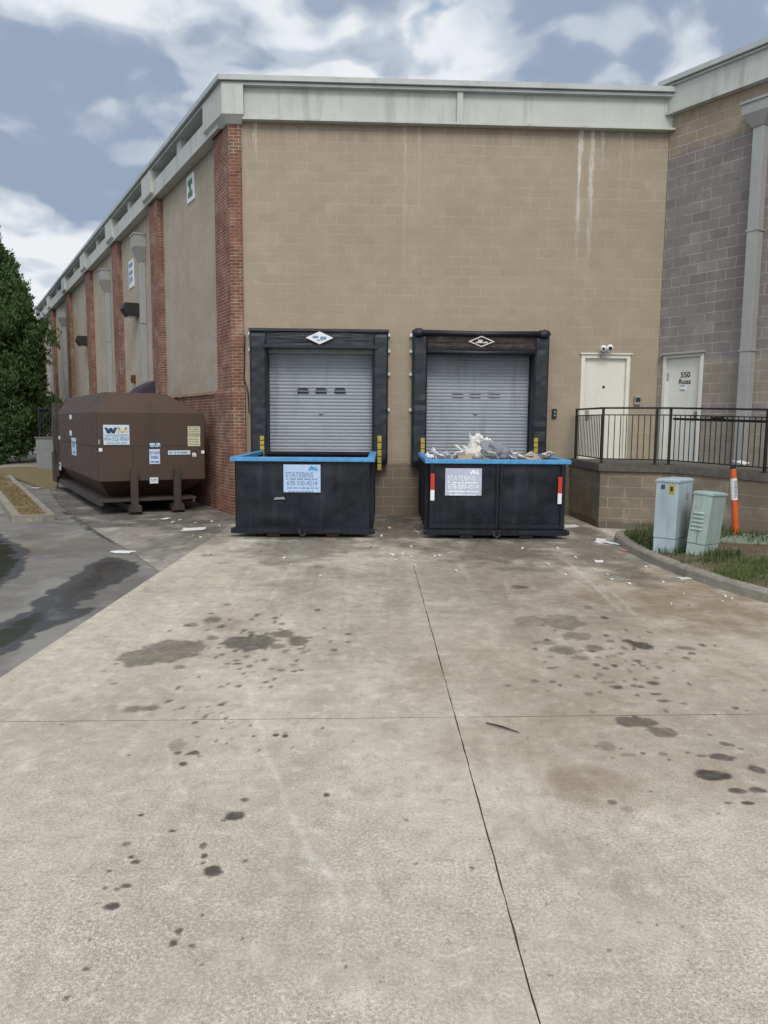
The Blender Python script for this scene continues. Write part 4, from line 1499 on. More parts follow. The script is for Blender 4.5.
path = [(Vector((4.12, 16.45)), 1.25), (Vector((4.2, 14.72)), 1.25), (Vector((5.12, 14.41)), 1.25), (Vector((5.35, 14.33)), 1.25)]
nrm_in = Vector((-RD.y, RD.x)) * .07
for k in range(1, 6):
    t_ = 1.79 * k
    path.append((B + RD * t_ + nrm_in, 1.25 + FALL * t_))
nb = 0
for i, (p, z) in enumerate(path):
    mb = MB()
    mb.box(-.021, .021, -.021, .021, 0, 1.06)
    mb.box(-.06, .06, -.06, .06, 0, .012)
    mb.build('post', 'rail', rl, loc=rloc(p, z))
for i in range(len(path) - 1):
    (p0, z0), (p1, z1) = path[i], path[i + 1]
    d = (p1 - p0)
    n_ = max(2, round(d.length / .104))
    mb = MB()
    mb.bar(rloc(p0, z0 + 1.06), rloc(p1, z1 + 1.06), .055, .035)
    mb.build('top_rail', 'rail', rl)
    ramp_ = i >= 3
    mb = MB()
    mb.bar(rloc(p0, z0 + .09), rloc(p1, z1 + .09), .035, .02)
    mb.build('lower_rail', 'rail', rl)
    mb = MB()
    mb.bar(rloc(p0, z0 + (.93)), rloc(p1, z1 + .93), .035, .02)
    mb.build('upper_rail', 'rail', rl)
    if i < 6:
        for k in range(1, n_):
            f = k / n_
            p = p0.lerp(p1, f); z = z0 + (z1 - z0) * f
            mb = MB()
            mb.box(-.007, .007, -.007, .007, .09, .93)
            mb.build('baluster', 'rail', rl, loc=rloc(p, z))
    if ramp_:
        off = Vector((-RD.y, RD.x)) * .09
        mb = MB()
        mb.tube([rloc(p0 + off, z0 + .86), rloc(p1 + off, z1 + .86)], .022, 8)
        mb.build('handrail', 'rail', rl)
        mb = MB()
        m0 = p0.lerp(p1, .48)
        mb.bar(rloc(m0 - RD * .12 + off, z0 + .86), rloc(m0 + RD * .12 + off, z0 + .86), .05, .06)
        mb.build('bracket', 'rail', rl)

# ------------------------------------------------------------------ roll-off bins


def bin_body(label, x0, x1, yf, yb, ztop, split):
    cx = (x0 + x1) / 2
    t = thing('roll_off_bin', label, 'dumpster', (cx, yf, 0), 0, 'roll off bins backed to the docks')
    W = (x1 - x0) / 2
    L = yb - yf
    w = W - .09         # half width of the box
    zb = .13
    T = .03
    mb = MB()
    # shell: front, back, sides, floor
    mb.box(-w, w, .06, .06 + T, zb, ztop - .07)
    mb.box(-w, w, L - T, L, zb, ztop - .07)
    mb.box(-w, -w + T, .09, L - T, zb, ztop - .07)
    mb.box(w - T, w, .09, L - T, zb, ztop - .07)
    mb.box(-w + T, w - T, .09, L - T, zb, zb + .03)
    mb.build('body', 'binblk', t)
    # dented front sheet
    mb = MB()
    nx, nz = 40, 22
    vs = []
    for j in range(nz + 1):
        for i in range(nx + 1):
            x = -w + .03 + (2 * w - .06) * i / nx
            z = zb + .06 + (ztop - .16 - zb - .06) * j / nz
            e = min(i, nx - i, j, nz - j)
            y = .056 - (.010 + .022 * mnoise.noise(Vector((x * 2.2 + cx, z * 2.6, 1))) + .008 * mnoise.noise(Vector((x * 7, z * 7, cx)))) * min(1, e / 3)
            vs.append((x, y, z))
    mb._add(vs, [(j * (nx + 1) + i, j * (nx + 1) + i + 1, (j + 1) * (nx + 1) + i + 1, (j + 1) * (nx + 1) + i) for j in range(nz) for i in range(nx)])
    mb.build('front_sheet', 'binblk', t, smooth=True, recalc=False)
    mb = MB()
    a = .055
    mb.box(-W, W, 0, .11, ztop - .075, ztop)
    mb.box(-W, -W + .13, .11, L - .08, ztop - .075, ztop)
    mb.box(W - .13, W, .11, L - .08, ztop - .075, ztop)
    mb.build('rim', 'binblue', t, bevel=.012)
    mb = MB()
    mb.box(-W + .02, W - .02, L - .08, L, ztop - .085, ztop - .012)
    mb.build('rear_rim', 'binblk', t, bevel=.012)
    # side ribs
    for sx in (-1, 1):
        n_ = 5
        for k in range(n_):
            y = .35 + (L - .6) * k / (n_ - 1)
            mb = MB()
            xa, xb = sorted((sx * w, sx * (w + .07)))
            mb.box(xa, xb, y - .05, y + .05, zb, ztop - .08)
            mb.build('side_rib', 'binblk', t)
    # bottom rail across the front, long skids, rollers
    mb = MB()
    mb.box(-W + .03, W - .03, .01, .14, .065, .165)
    mb.tube([(-W - .01, .06, .115), (-W + .035, .06, .115)], .045, 10)
    mb.tube([(W - .035, .06, .115), (W + .01, .06, .115)], .045, 10)
    mb.build('bottom_rail', 'binblk', t)
    for sx in (-.52, .52):
        mb = MB()
        mb.box(sx - .06, sx + .06, .16, L, .0, .128)
        mb.build('skid', 'rust', t)
        mb = MB()
        mb.tube([(sx - .11, .09, .055), (sx + .11, .09, .055)], .055, 16)
        mb.build('roller', 'rust', t)
        mb = MB()
        mb.box(sx + (-.15), sx + .15, -.012, .009, .09, .15)
        mb.build('hinge_plate', 'binpatch', t)
    mb = MB()
    mb.tube([(-.06, -.0, .14), (-.05, -.03, .07), (0, -.04, .035), (.05, -.03, .07), (.06, -.0, .14)], .016, 8)
    mb.build('hook', 'rust', t)
    return t, W, w, L, zb


def placard(t, px, py, hw, hh, fr_y, panel, ink, seed, pale):
    """company placard: heading, tick and phone number"""
    mb = MB()
    mb.box(-hw, hw, -.006, 0, -hh, hh)
    sg = mb.build('placard', panel, t, bevel=.004, loc=fr_y)
    text('lettering', 'STATEBINS', .125, ink, sg, -hw + .035, -.008, .06, 'LEFT', .80, .001)
    text('phone_number', '678-500-4514', .115, ink, sg, 0, -.008, -.085, sx=.82, bold=.0015)
    mb = MB()
    dashes(mb, -hw + .12, hw - .06, -.012, .025, -.0065, seed)
    dashes(mb, -hw + .06, hw - .05, -.165, .022, -.0065, seed + 1)
    dashes(mb, -hw + .08, hw - .1, -.225, .018, -.0065, seed + 2)
    mb.hexa([(-hw + .035, -.008, -.015), (-hw + .05, -.008, -.03), (-hw + .1, -.008, .01), (-hw + .085, -.008, .01)], [(-hw + .035, -.006, -.015), (-hw + .05, -.006, -.03), (-hw + .1, -.006, .01), (-hw + .085, -.006, .01)])
    mb.build('small_print', ink, sg)
    mb = MB()
    for (x, z, s_, r_) in ((hw - .14, hh - .06, .04, .6), (hw - .075, hh - .085, .026, .3), (hw - .185, hh - .085, .022, .9), (hw - .08, hh - .04, .016, .2)):
        mb.xf = Matrix.Translation((x, 0, z)) @ Matrix.Rotation(r_, 4, 'Y')
        mb.box(-s_, s_, -.008, -.006, -s_ * .7, s_ * .7)
    mb.build('mark', 'inkteal' if not pale else 'inkpale', sg)
    return sg


t1, W1_, w1, L1, zb1 = bin_body('black roll off bin with bright blue rim, empty, pale blue placard, beside the brick pier', -2.66, -.165, 13.1, 16.10, 1.40, False)
c = at(302, 478.5, 13.12)
placard(t1, 0, 0, .32, .24, (c.x - t1.location.x, .025, c.z), 'signblue', 'ink', 5, False)
mb = MB(); mb.hexa([(-.5, .018, .66), (-.3, .018, .67), (-.33, .018, .71), (-.48, .018, .70)], [(-.5, .024, .66), (-.3, .024, .67), (-.33, .024, .71), (-.48, .024, .70)]); mb.build('scrape', 'steel', t1)

t2, W2_, w2, L2, zb2 = bin_body('black roll off bin heaped with debris, red and white strips on its front corners', .70, 3.22, 13.08, 16.05, 1.385, True)
c = at(463.5, 482, 13.1)
placard(t2, 0, 0, .315, .235, (c.x - t2.location.x, .03, c.z), 'signlav', 'inkpale', 9, True)
mb = MB()
xm = at(499, 500, 13.1).x - t2.location.x
mb.box(xm - .055, xm - .012, .012, .06, zb2 + .05, 1.30)
mb.box(xm + .012, xm + .055, .012, .06, zb2 + .05, 1.30)
mb.box(-w2, -w2 + .07, .012, .06, zb2 + .05, 1.30)
mb.box(w2 - .07, w2, .012, .06, zb2 + .05, 1.30)
mb.box(-w2 + .07, xm - .055, .02, .06, zb2 + .05, zb2 + .12)
mb.box(xm + .055, w2 - .07, .02, .06, zb2 + .05, zb2 + .12)
mb.build('door_frame', 'binblk', t2, bevel=.006)
for px in (432.5, 560):
    cxx = at(px, 490, 13.08).x - t2.location.x
    zt, zm, z0_ = at(px, 473.5 if px < 500 else 477, 13.08).z, at(px, 490 if px < 500 else 493.5, 13.08).z, at(px, 500.5 if px < 500 else 504, 13.08).z
    mb = MB()
    mb.box(cxx - .034, cxx + .034, .002, .012, zm, zt)
    mb.cur = 1
    mb.box(cxx - .034, cxx + .034, .002, .012, z0_, zm)
    mb.build('reflective_strip', ['red', 'white'], t2)

# contents of the second bin
bx = t2.location.x
mb = MB()
n_ = 26
vs = []
for j in range(n_ + 1):
    for i in range(n_ + 1):
        x = bx - w2 + .04 + (2 * w2 - .08) * i / n_; y = 13.2 + 2.75 * j / n_
        z = 1.16 + .12 * (1 - ((i / n_ - .45) * 2) ** 2) + .12 * mnoise.noise(Vector((x * 3, y * 3, 0))) + .05 * mnoise.noise(Vector((x * 9, y * 9, 0)))
        vs.append((x, y, z))
mb._add(vs, [(j * (n_ + 1) + i, j * (n_ + 1) + i + 1, (j + 1) * (n_ + 1) + i + 1, (j + 1) * (n_ + 1) + i) for j in range(n_) for i in range(n_)])
tag(mb.build('rubble', 'rubble', recalc=False), 'pale broken rubble filling the bin under the larger debris', 'rubble', kind='stuff')


def slabpiece(name, c, size, rot, mat, label, cat, group=None, curl=0.0):
    mb = MB()
    nx = 8
    sx, sy, sz = size
    vs = []
    for k in (0, 1):
        for j in range(nx + 1):
            for i in range(nx + 1):
                u, v = i / nx - .5, j / nx - .5
                jag = .35 * mnoise.noise(Vector((u * 4 + c[0] * 7, v * 4, c[1]))) if (i in (0, nx) or j in (0, nx)) else 0
                vs.append((u * sx * (1 + jag), v * sy * (1 + jag), (k - .5) * sz + curl * (u * u + .5 * v) + .02 * curl * mnoise.noise(Vector((u * 6, v * 6, c[0])))))
    N = (nx + 1) ** 2
    fs = []
    for j in range(nx):
        for i in range(nx):
            a = j * (nx + 1) + i
            fs.append((a, a + nx + 1, a + nx + 2, a + 1)); fs.append((N + a, N + a + 1, N + a + nx + 2, N + a + nx + 1))
    ring = [i for i in range(nx)] + [j * (nx + 1) + nx for j in range(nx)] + [nx * (nx + 1) + i for i in range(nx, 0, -1)] + [j * (nx + 1) for j in range(nx, 0, -1)]
    for k in range(len(ring)):
        a, b_ = ring[k], ring[(k + 1) % len(ring)]
        fs.append((a, b_, N + b_, N + a))
    mb._add(vs, fs)
    o = mb.build(name, mat)
    o.location = c
    o.rotation_euler = rot
    return tag(o, label, cat, group)


def P(px, py, D):
    return tuple(at(px, py, D))


# rolled grey fabric, crumpled sheet, plate, sticks, bundle of strips
mb = MB()
mb.sphere((0, 0, 0), .26, 40, 26, (1.15, .75, .62), .42)
mb.v = [tuple(Vector(v) * (1 + .10 * mnoise.noise(Vector((v[0] * 14, v[1] * 14, v[2] * 9))) + .05 * mnoise.noise(Vector((v[0] * 40, v[1] * 40, v[2] * 12))))) for v in mb.v]
o = mb.build('fabric_bundle', 'greycloth', smooth=True); o.location = P(497, 452.5, 13.6); o.rotation_euler = (0, .35, .2)
tag(o, 'rounded grey fabric bundle on top of the debris heap', 'fabric')
mb = MB()
mb.sphere((0, 0, 0), .15, 26, 18, (1.25, .8, .62), 1.1)
mb.sphere((-.15, 0, -.03), .085, 16, 12, (1, .8, 1.1), .9)
o = mb.build('crumpled_sheet', 'paper', smooth=False); o.location = P(484, 443.5, 14.1); o.rotation_euler = (.2, .5, .4)
tag(o, 'crumpled white sheet at the very top of the debris heap', 'sheet')
slabpiece('ceiling_tile', P(474, 452.5, 13.8), (.38, .34, .03), (.25, .1, .2), 'foam', 'off white broken ceiling tile tilted towards the viewer under the crumpled sheet', 'ceiling tile', curl=.12)
slabpiece('plastic_sheet', P(473, 446, 14.0), (.28, .3, .02), (.9, .2, .5), 'paper', 'small white plastic sheet standing behind the broken tile', 'plastic', curl=.3)
mb = MB(); mb.bar(P(455.5, 445, 13.9), P(466, 454, 13.6), .045, .022)
tag(mb.build('stick', 'foam'), 'short pale batten leaning left of the broken ceiling tile', 'batten')
mb = MB(); mb.bar(P(541, 459, 13.5), P(554.5, 452.5, 13.7), .022, .022)
tag(mb.build('stick', 'card'), 'thin tan stick poking over the right end of the bin', 'stick')
g = 'pale strips bundled in the bin'
for k in range(7):
    mb = MB()
    a = P(502 + k * 2.2, 448.5 + k * .7, 13.7); b_ = P(513 + k * 3, 458 + k * .2, 13.45)
    mb.bar(a, b_, .04, .012)
    tag(mb.build('trim_strip', 'paper' if k % 2 else 'foam'), 'narrow pale strip in the slanting bundle right of the grey fabric', 'trim strip', g)
mb = MB(); mb.bar(P(519, 457, 13.4), P(541, 456, 13.8), .07, .02)
tag(mb.build('plank', 'wood'), 'brownish plank lying at the right of the debris heap', 'plank')
slabpiece('cardboard', P(531, 457.5, 13.6), (.24, .2, .02), (.1, -.2, .6), 'card', 'torn tan cardboard lying right of the strip bundle', 'cardboard', curl=.15)
slabpiece('cardboard', P(466, 457.5, 13.4), (.26, .2, .02), (.4, .1, -.2), 'card', 'torn tan cardboard below the pale batten at the front rim', 'cardboard', curl=.1)
g = 'white scraps heaped in the bin'
rr2 = random.Random(8)
for k in range(16):
    px = [430, 434, 439, 444, 449, 453, 459, 488, 492, 508, 515, 522, 526, 534, 545, 549][k]
    slabpiece('scrap', P(px, rr2.uniform(455.5, 458.5), rr2.uniform(13.4, 14.0)), (rr2.uniform(.14, .36), rr2.uniform(.1, .26), .014), (rr2.uniform(-.6, .9), rr2.uniform(-.6, .6), rr2.uniform(0, 3)), rr2.choice(['paper', 'white', 'paper', 'white']),
              'small white scrap among the loose pieces just above the debris bin rim', 'scrap', g, rr2.uniform(.0, .25))

# ------------------------------------------------------------------ compactor
cf = (-6.02, 16.02)
CA = radians(29.7)
ct = thing('compactor', 'big brown steel trash compactor with slanted roof beside the brick pier', 'compactor', (cf[0], cf[1], 0), CA)
CWd, CL = 2.27, 6.9
z0c, z1c, z2c = .715, 2.17, 2.62
mb = MB()
lo = [(0, 0), (CWd, 0), (CWd, CL), (0, CL)]
up = [(.27, .62), (CWd - .72, .62), (CWd - .72, CL - .5), (.27, CL - .5)]
mb.hexa([(*p, z0c) for p in lo], [(*p, z1c) for p in lo])
mb.hexa([(*p, z1c + .001) for p in lo], [(*p, z2c) for p in up])
bot = [(.32, .75), (CWd - .35, .75), (CWd - .35, CL - .2), (.32, CL - .2)]
mb.hexa([(*p, .33) for p in bot], [(*p, z0c - .001) for p in [(.02, .05), (CWd - .02, .05), (CWd - .02, CL), (.02, CL)]])
body = mb.build('body', 'brown', ct, bevel=.012)
mb = MB()
mb.box(.0, CWd - .22, -.02, CL, .27, .33)
mb.box(-.02, .06, -.02, CL, .2, .27)
mb.box(CWd - .3, CWd - .24, -.02, CL, .2, .27)
mb.build('skid_plate', 'brown2', ct, bevel=.006)
for xx in (.70, 1.62):
    mb = MB()
    mb.box(xx - .075, xx + .075, -.12, -.003, .1, .93)
    mb.box(xx - .055, xx + .055, -.10, -.002, .93, .96)
    mb.build('front_leg', 'brown2', ct, bevel=.008)
    mb = MB()
    mb.box(xx - .11, xx + .11, -.22, CL - .1, .06, .2)
    mb.tube([(xx - .13, -.1, .07), (xx + .13, -.1, .07)], .07, 14)
    mb.build('floor_beam', 'brown2', ct)
# seam weld and edge trims
mb = MB()
mb.box(.02, CWd - .02, -.006, -.0, 1.46, 1.475)
mb.box(.70, .712, -.006, -.0005, .96, 1.455)
mb.build('seam', 'brown2', ct)
for yy_ in (.02, CL - .35):
    mb = MB(); mb.box(-.012, -.001, yy_, yy_ + .02, z0c + .01, z1c - .01); mb.build('seam', 'brown2', ct)
mb = MB(); mb.box(-.012, -.001, .04, CL - .36, 1.46, 1.475); mb.build('seam', 'brown2', ct)
# ram housing at the far end, hopper cover
mb = MB()
mb.box(-.05, .5, CL + .05, CL + .6, .2, 2.5)
mb.box(-.06, -.002, CL - .2, CL + .1, .4, 2.2)
mb.box(-.14, -.055, CL - .05, CL + .3, .25, 1.1)
mb.tube([(-.05, CL + .1, 2.2), (-.12, CL - .1, 1.8), (-.12, CL - .2, 1.2), (-.05, CL - .1, .8)], .03, 8)
mb.build('ram_housing', 'brown2', ct, bevel=.01)
hp = FL.hit(150, 393, -1.2)
mb = MB()
yy = 3.6
mb.hexa([(1.25, yy - .6, z2c - .08), (1.97, yy - .6, z2c - .45), (1.97, yy + .6, z2c - .45), (1.25, yy + .6, z2c - .08)],
        [(1.62, yy - .5, z2c + .26), (1.95, yy - .45, z2c + .42), (1.95, yy + .5, z2c + .42), (1.62, yy + .45, z2c + .26)])
mb.build('hopper_cover', 'purple', ct, bevel=.05)
# little lifting lugs / reflectors
CF = Frame(cf, CA)
for (px, py) in ((100.5, 449.8), (202.8, 452)):
    x, z = CF.hit(px, py, -.01)
    mb = MB(); mb.box(max(.01, x - .035), x + .035, -.012, -.002, z - .035, z + .035); mb.build('reflector', 'white', ct)
x, z = CF.hit(97.2, 442, -.01)
mb = MB(); mb.box(.005, .04, -.012, -.002, z - .05, z + .05); mb.build('reflector', 'steel', ct)
# signs on the front
def csign(x0p, x1p, y0p, y1p, mat, name='label_plate', frm=CF, yl=-.008):
    xa, zt = frm.hit(x0p, y0p, yl); xb, zb_ = frm.hit(x1p, y1p, yl)
    mb = MB()
    mb.box(-(xb - xa) / 2, (xb - xa) / 2, -.008, -.001, -(zt - zb_) / 2, (zt - zb_) / 2)
    o = mb.build(name, mat, ct, loc=((xa + xb) / 2, 0, (zt + zb_) / 2))
    return o, (xb - xa) / 2, (zt - zb_) / 2


M['signwhite'] = plain('sign_white', (.56, .66, .76), .4, 0, .05, 4, (.5, .52, .5), .4, .02)
s_, a, b_ = csign(103, 129.7, 424.8, 444.6, 'signwhite')
def strokes(name, mt, par, x0_, x1_, z0_, z1_, pts, wd):
    mb = MB()
    P_ = [(x0_ + (x1_ - x0_) * u, z0_ + (z1_ - z0_) * v) for u, v in pts]
    for (xa, za), (xb, zb_) in zip(P_[:-1], P_[1:]):
        lo_, hi_ = ((xa, za), (xb, zb_)) if za < zb_ else ((xb, zb_), (xa, za))
        ring = [(lo_[0] - wd / 2, lo_[1]), (lo_[0] + wd / 2, lo_[1]), (hi_[0] + wd / 2, hi_[1]), (hi_[0] - wd / 2, hi_[1])]
        mb.hexa([(x, -.0105, z) for x, z in ring], [(x, -.0085, z) for x, z in ring])
    mb.build(name, mt, par)


strokes('logo_letter', 'inknavy', s_, -a * .80, -a * .04, b_ * .14, b_ * .74, [(0, 1), (.27, 0), (.5, .9), (.73, 0), (1, 1)], .062)
strokes('logo_letter', 'inkgold', s_, a * .13, a * .80, b_ * .14, b_ * .74, [(0, 0), (.06, 1), (.5, .1), (.94, 1), (1, 0)], .055)
text('lettering', 'WASTE MANAGEMENT', .065, 'ink', s_, 0, -.0105, -b_ * .06, sx=.72)
text('phone_number', '404-522-8060', .115, 'ink', s_, 0, -.0105, -b_ * .42, sx=.78, bold=.001)
text('lettering', 'www.wm.com', .085, 'ink', s_, 0, -.0105, -b_ * .8, sx=.85)
s_, a, b_ = csign(149, 161, 441.7, 447.3, 'inknavy')
mb = MB(); dashes(mb, -a * .9, a * .85, b_ * .1, .05, -.0095, 4); dashes(mb, -a * .8, a * .9, -b_ * .65, .02, -.0095, 5); mb.build('print', 'signwhite', s_)
s_, a, b_ = csign(149.2, 160.2, 449.3, 463.8, 'signwhite')
text('lettering', 'DO NOT', .085, 'inkblue', s_, 0, -.0105, b_ * .5, sx=.72, bold=.002)
text('lettering', 'PARK', .095, 'inkblue', s_, 0, -.0105, -b_ * .12, sx=.72, bold=.002)
mb = MB(); dashes(mb, -a * .8, a * .8, -b_ * .72, .03, -.0095, 7); mb.build('print', 'inkblue', s_)
s_, a, b_ = csign(168, 190.3, 450.6, 454.4, 'signwhite')
mb = MB(); dashes(mb, -a * .9, a * .9, 0, .03, -.0095, 8); mb.build('print', 'ink', s_)
x, z = CF.hit(194.3, 455, -.01)
text('lettering', 'FB', .11, 'white', ct, x, -.004, z, sx=.8, bold=.006)
for (ya, yb_) in ((426.3, 434.6), (435.4, 446)):
    s_, a, b_ = csign(187.7, 200.3, ya, yb_, 'cream', 'notice')
    mb = MB()
    for k in range(4):
        dashes(mb, -a * .85, a * .85, b_ * (.7 - .45 * k), .018, -.0095, 10 + k + int(ya))
    mb.build('print', 'padgreen', s_)
s_, a, b_ = csign(149.8, 158.2, 477.6, 483.2, 'white')
mb = MB(); dashes(mb, -a * .8, a * .8, b_ * .35, .02, -.0095, 21); dashes(mb, -a * .7, a * .8, -b_ * .2, .018, -.0095, 22); mb.build('print', 'ink', s_)
# stickers on the long side (local x = 0 face)
CS = Frame(cf, CA + pi / 2)      # local x runs back along the side; outward is +Y there


def side_sticker(px, py, wpx, hpx, mat, ink):
    x, z = CS.hit(px, py, 0.0)
    d = (Vector(CS.w(x, 0, z)) - EYE).length
    hh = hpx * d / FPX / 2
    x2 = CS.hit(px + wpx, py, 0)[0]
    hw = abs(x2 - x) / 2
    mb = MB(); mb.box(-.006, -.001, x - hw, x + hw, z - hh, z + hh)
    o = mb.build('sticker', mat, ct)
    if ink:
        mb = MB(); mb.box(-.008, -.006, x - hw * .6, x + hw * .6, z - hh * .1, z + hh * .6); mb.box(-.008, -.006, x - hw * .6, x + hw * .4, z - hh * .8, z - hh * .5)
        mb.build('print', ink, o)


side_sticker(74, 446.5, 4.5, 16, 'signwhite', 'ink')
side_sticker(70.6, 417, 2, 4, 'white', None)
side_sticker(70.8, 433, 2, 4.5, 'white', None)
side_sticker(59.3, 438, 1.8, 3.5, 'white', None)
side_sticker(60, 466, 2, 7, 'white', 'inkblue')

# ------------------------------------------------------------------ utility cabinets, marker post, handhole
def cabinet(px_l, px_f, px_r, ztop, z0, mat, lab, lean, lip, left_vents):
    L_ = gnd(*px_l, z0); F_ = gnd(*px_f, z0); R_ = gnd(*px_r, z0)
    e1 = Vector((L_.x - F_.x, L_.y - F_.y)); e2 = Vector((R_.x - F_.x, R_.y - F_.y))
    ang = atan2(e2.y, e2.x)
    w_ = e2.length
    d_ = max(.24, e1.length)
    t = thing('utility_cabinet', lab, 'utility cabinet', (F_.x, F_.y, z0 - .02), ang, 'utility cabinets behind the kerb')
    t.rotation_euler = (0, 0, ang)
    Lm = Matrix.Rotation(-ang, 4, 'Z') @ Matrix.Rotation(lean, 4, 'Y') @ Matrix.Rotation(ang, 4, 'Z')
    hgt = ztop - z0 + .02

    def fin(mb, name, mt, bevel=0, par=t):
        mb2 = mb
        mb2.v = [tuple(Lm @ Vector(v)) for v in mb2.v]
        return mb2.build(name, mt, par, bevel=bevel)
    mb = MB(); mb.box(0, w_, 0, d_, .0, hgt * .2); fin(mb, 'base', mat, .008)
    mb = MB(); mb.box(-.006, w_ + .006, -.006, d_ + .006, hgt * .2 + .006, hgt - .05); bd = fin(mb, 'housing', mat, .012)
    mb = MB()
    mb.box(-.02, w_ + .02, -.02, d_ + .02, hgt - .05, hgt - .02)
    mb.hexa([(-.02, -.02, hgt - .02), (w_ + .02, -.02, hgt - .02), (w_ + .02, d_ + .02, hgt - .02), (-.02, d_ + .02, hgt - .02)],
            [(.02, .02, hgt), (w_ - .02, .02, hgt), (w_ - .02, d_ - .02, hgt), (.02, d_ - .02, hgt)])
    fin(mb, 'lid', mat, .008)
    if left_vents:
        for col in (0, 1):
            for k in range(5):
                mb = MB()
                y0 = .06 + col * (d_ - .1) * .5
                z = hgt * .66 - k * .058
                mb.hexa([(-.007, y0, z), (-.007, y0 + d_ * .36, z), (-.007, y0 + d_ * .36, z + .03), (-.007, y0, z + .03)],
                        [(-.028, y0 + .008, z + .002), (-.028, y0 + d_ * .36 - .008, z + .002), (-.012, y0 + d_ * .36 - .008, z + .026), (-.012, y0 + .008, z + .026)])
                fin(mb, 'vent_louvre', mat)
        mb = MB(); mb.box(-.009, -.006, d_ * .45, d_ * .5, hgt * .22, hgt * .42); fin(mb, 'seam', 'padgreen')
    else:
        mb = MB(); mb.box(-.009, -.006, d_ * .6, d_ * .78, hgt * .86, hgt * .92); fin(mb, 'badge', 'inknavy')
        mb = MB(); mb.box(-.009, -.006, d_ * .15, d_ * .42, hgt * .8, hgt * .93); s2 = fin(mb, 'warning_sticker', 'yellow')
        mb = MB(); mb.box(-.011, -.009, d_ * .22, d_ * .35, hgt * .84, hgt * .9); fin(mb, 'print', 'inkblk', 0, s2)
        mb = MB(); mb.box(w_ * .62, w_ * .635, -.010, -.006, hgt * .24, hgt * .9); fin(mb, 'door_seam', 'padgreen')
        mb = MB(); mb.box(w_ * .55, w_ * .66, -.022, -.006, hgt * .74, hgt * .79); fin(mb, 'latch', 'steel')
        mb = MB(); mb.box(w_ * .55, w_ * .66, -.022, -.006, hgt * .3, hgt * .34); fin(mb, 'latch', 'steel')
        mb = MB(); mb.box(-.0075, -.006, d_ * .53, d_ * .55, hgt * .5, hgt * .74); fin(mb, 'door_seam', 'cabblue')
    return t


cabinet((661, 550), (674, 553.5), (688, 548.5), 1.215, .13, 'cabblue', 'taller upright blue grey utility cabinet with yellow sticker behind the kerb', .012, True, False)
cabinet((693.5, 554.5), (702.5, 557.5), (717, 552.5), 1.06, .13, 'cabgreen', 'shorter leaning grey green utility cabinet with louvres beside the taller one', .10, True, True)
pm = gnd(736, 534, .19)
t = thing('marker_post', 'orange plastic cable marker post with white label by the ramp', 'marker post', (pm.x, pm.y, .15))
tl = Matrix.Rotation(-.10, 4, 'Y')
def pt(zz): return tuple(tl @ Vector((0, 0, zz)))
mb = MB(); mb.tube([pt(0), pt(.05), pt(1.12), pt(1.14)], [.052, .052, .050, .046], 20); po = mb.build('post', 'orange', t, smooth=False)
mb = MB(); mb.tube([pt(1.14), pt(1.175), pt(1.185)], [.049, .047, .034], 20); mb.build('cap', 'inkblk', t)
mb = MB(); mb.tube([pt(.62), pt(.98)], .0535, 20, False); lb = mb.build('label', 'white', t)
lt2 = text('lettering', 'WARNING', .075, 'inknavy', lb, 0, 0, 0, sx=.8)
lt2.rotation_euler = (0, pi / 2 - .10, 0)
_vec = tl @ Vector((0, 0, .80))
lt2.location = (_vec.x, -.0555, _vec.z)
mb = MB()
hp_ = [gnd(a, b_, .2) for a, b_ in ((716, 542), (733, 533.5), (775, 536), (768, 545))]
mb.prism([(p.x, p.y) for p in hp_], .1, .215)
o = mb.build('handhole_cover', 'padgreen', bevel=.008)
tag(o, 'flat greenish concrete handhole cover in the bed at the marker post foot', 'handhole')

# ------------------------------------------------------------------ litter
g = 'white litter scraps on the pavement'


def litter(px, py, wpx, hpx, mat, lab, cat, group=None, z=.0, curl=.05, name='litter_scrap'):
    p = gnd(px, py, z)
    q = gnd(px + wpx / 2, py, z); r_ = gnd(px, py - hpx / 2, z)
    o = slabpiece(name, (p.x, p.y, z + .010), (abs(q.x - p.x) * 2, abs(r_.y - p.y) * 1.6, .005), (random.uniform(-.05, .05), random.uniform(-.05, .05), random.uniform(-.5, .5)), mat, lab, cat, group, curl * .3)
    return o


litter(194, 529.5, 22, 3.2, 'paper', 'large flattened white sheet lying in front of the compactor', 'paper', name='paper_sheet', z=.002)
litter(122, 552.5, 22, 3, 'paper', 'long white sheet lying on the wet asphalt edge', 'paper', name='paper_sheet')
litter(46, 488, 10, 2.5, 'paper', 'white paper lying by the far corner of the compactor', 'paper', name='paper_sheet')
litter(167, 519, 7, 1.5, 'paper', 'small white paper under the compactor front legs', 'paper', name='paper_sheet', z=.002)
litter(600.5, 541.5, 9, 4.5, 'paper', 'crumpled white paper in front of the landing corner', 'paper', name='paper_wad', curl=.12)
litter(609, 543.5, 7, 3, 'paper', 'white paper right beside the crumpled one near the kerb nose', 'paper', name='paper_wad', curl=.1)
litter(620.5, 546, 4, 4, 'paper', 'small white wad against the kerb nose', 'paper', name='paper_wad', curl=.1)
litter(625, 550.5, 8, 3, 'pink', 'pink paper lying against the kerb nose', 'paper', name='paper_wad', curl=.05)
litter(599, 562, 8, 2.6, 'paper', 'white scrap alone on the drive below the landing corner', 'paper', name='paper_sheet')
litter(571, 526.5, 14, 2.2, 'paper', 'white scraps strip lying between the debris bin and the landing', 'paper', name='paper_sheet')
litter(685, 579, 13, 2, 'foam', 'pale stick shaped scrap lying below the kerb', 'litter', name='scrap_stick', curl=.01)
rl2 = random.Random(4)
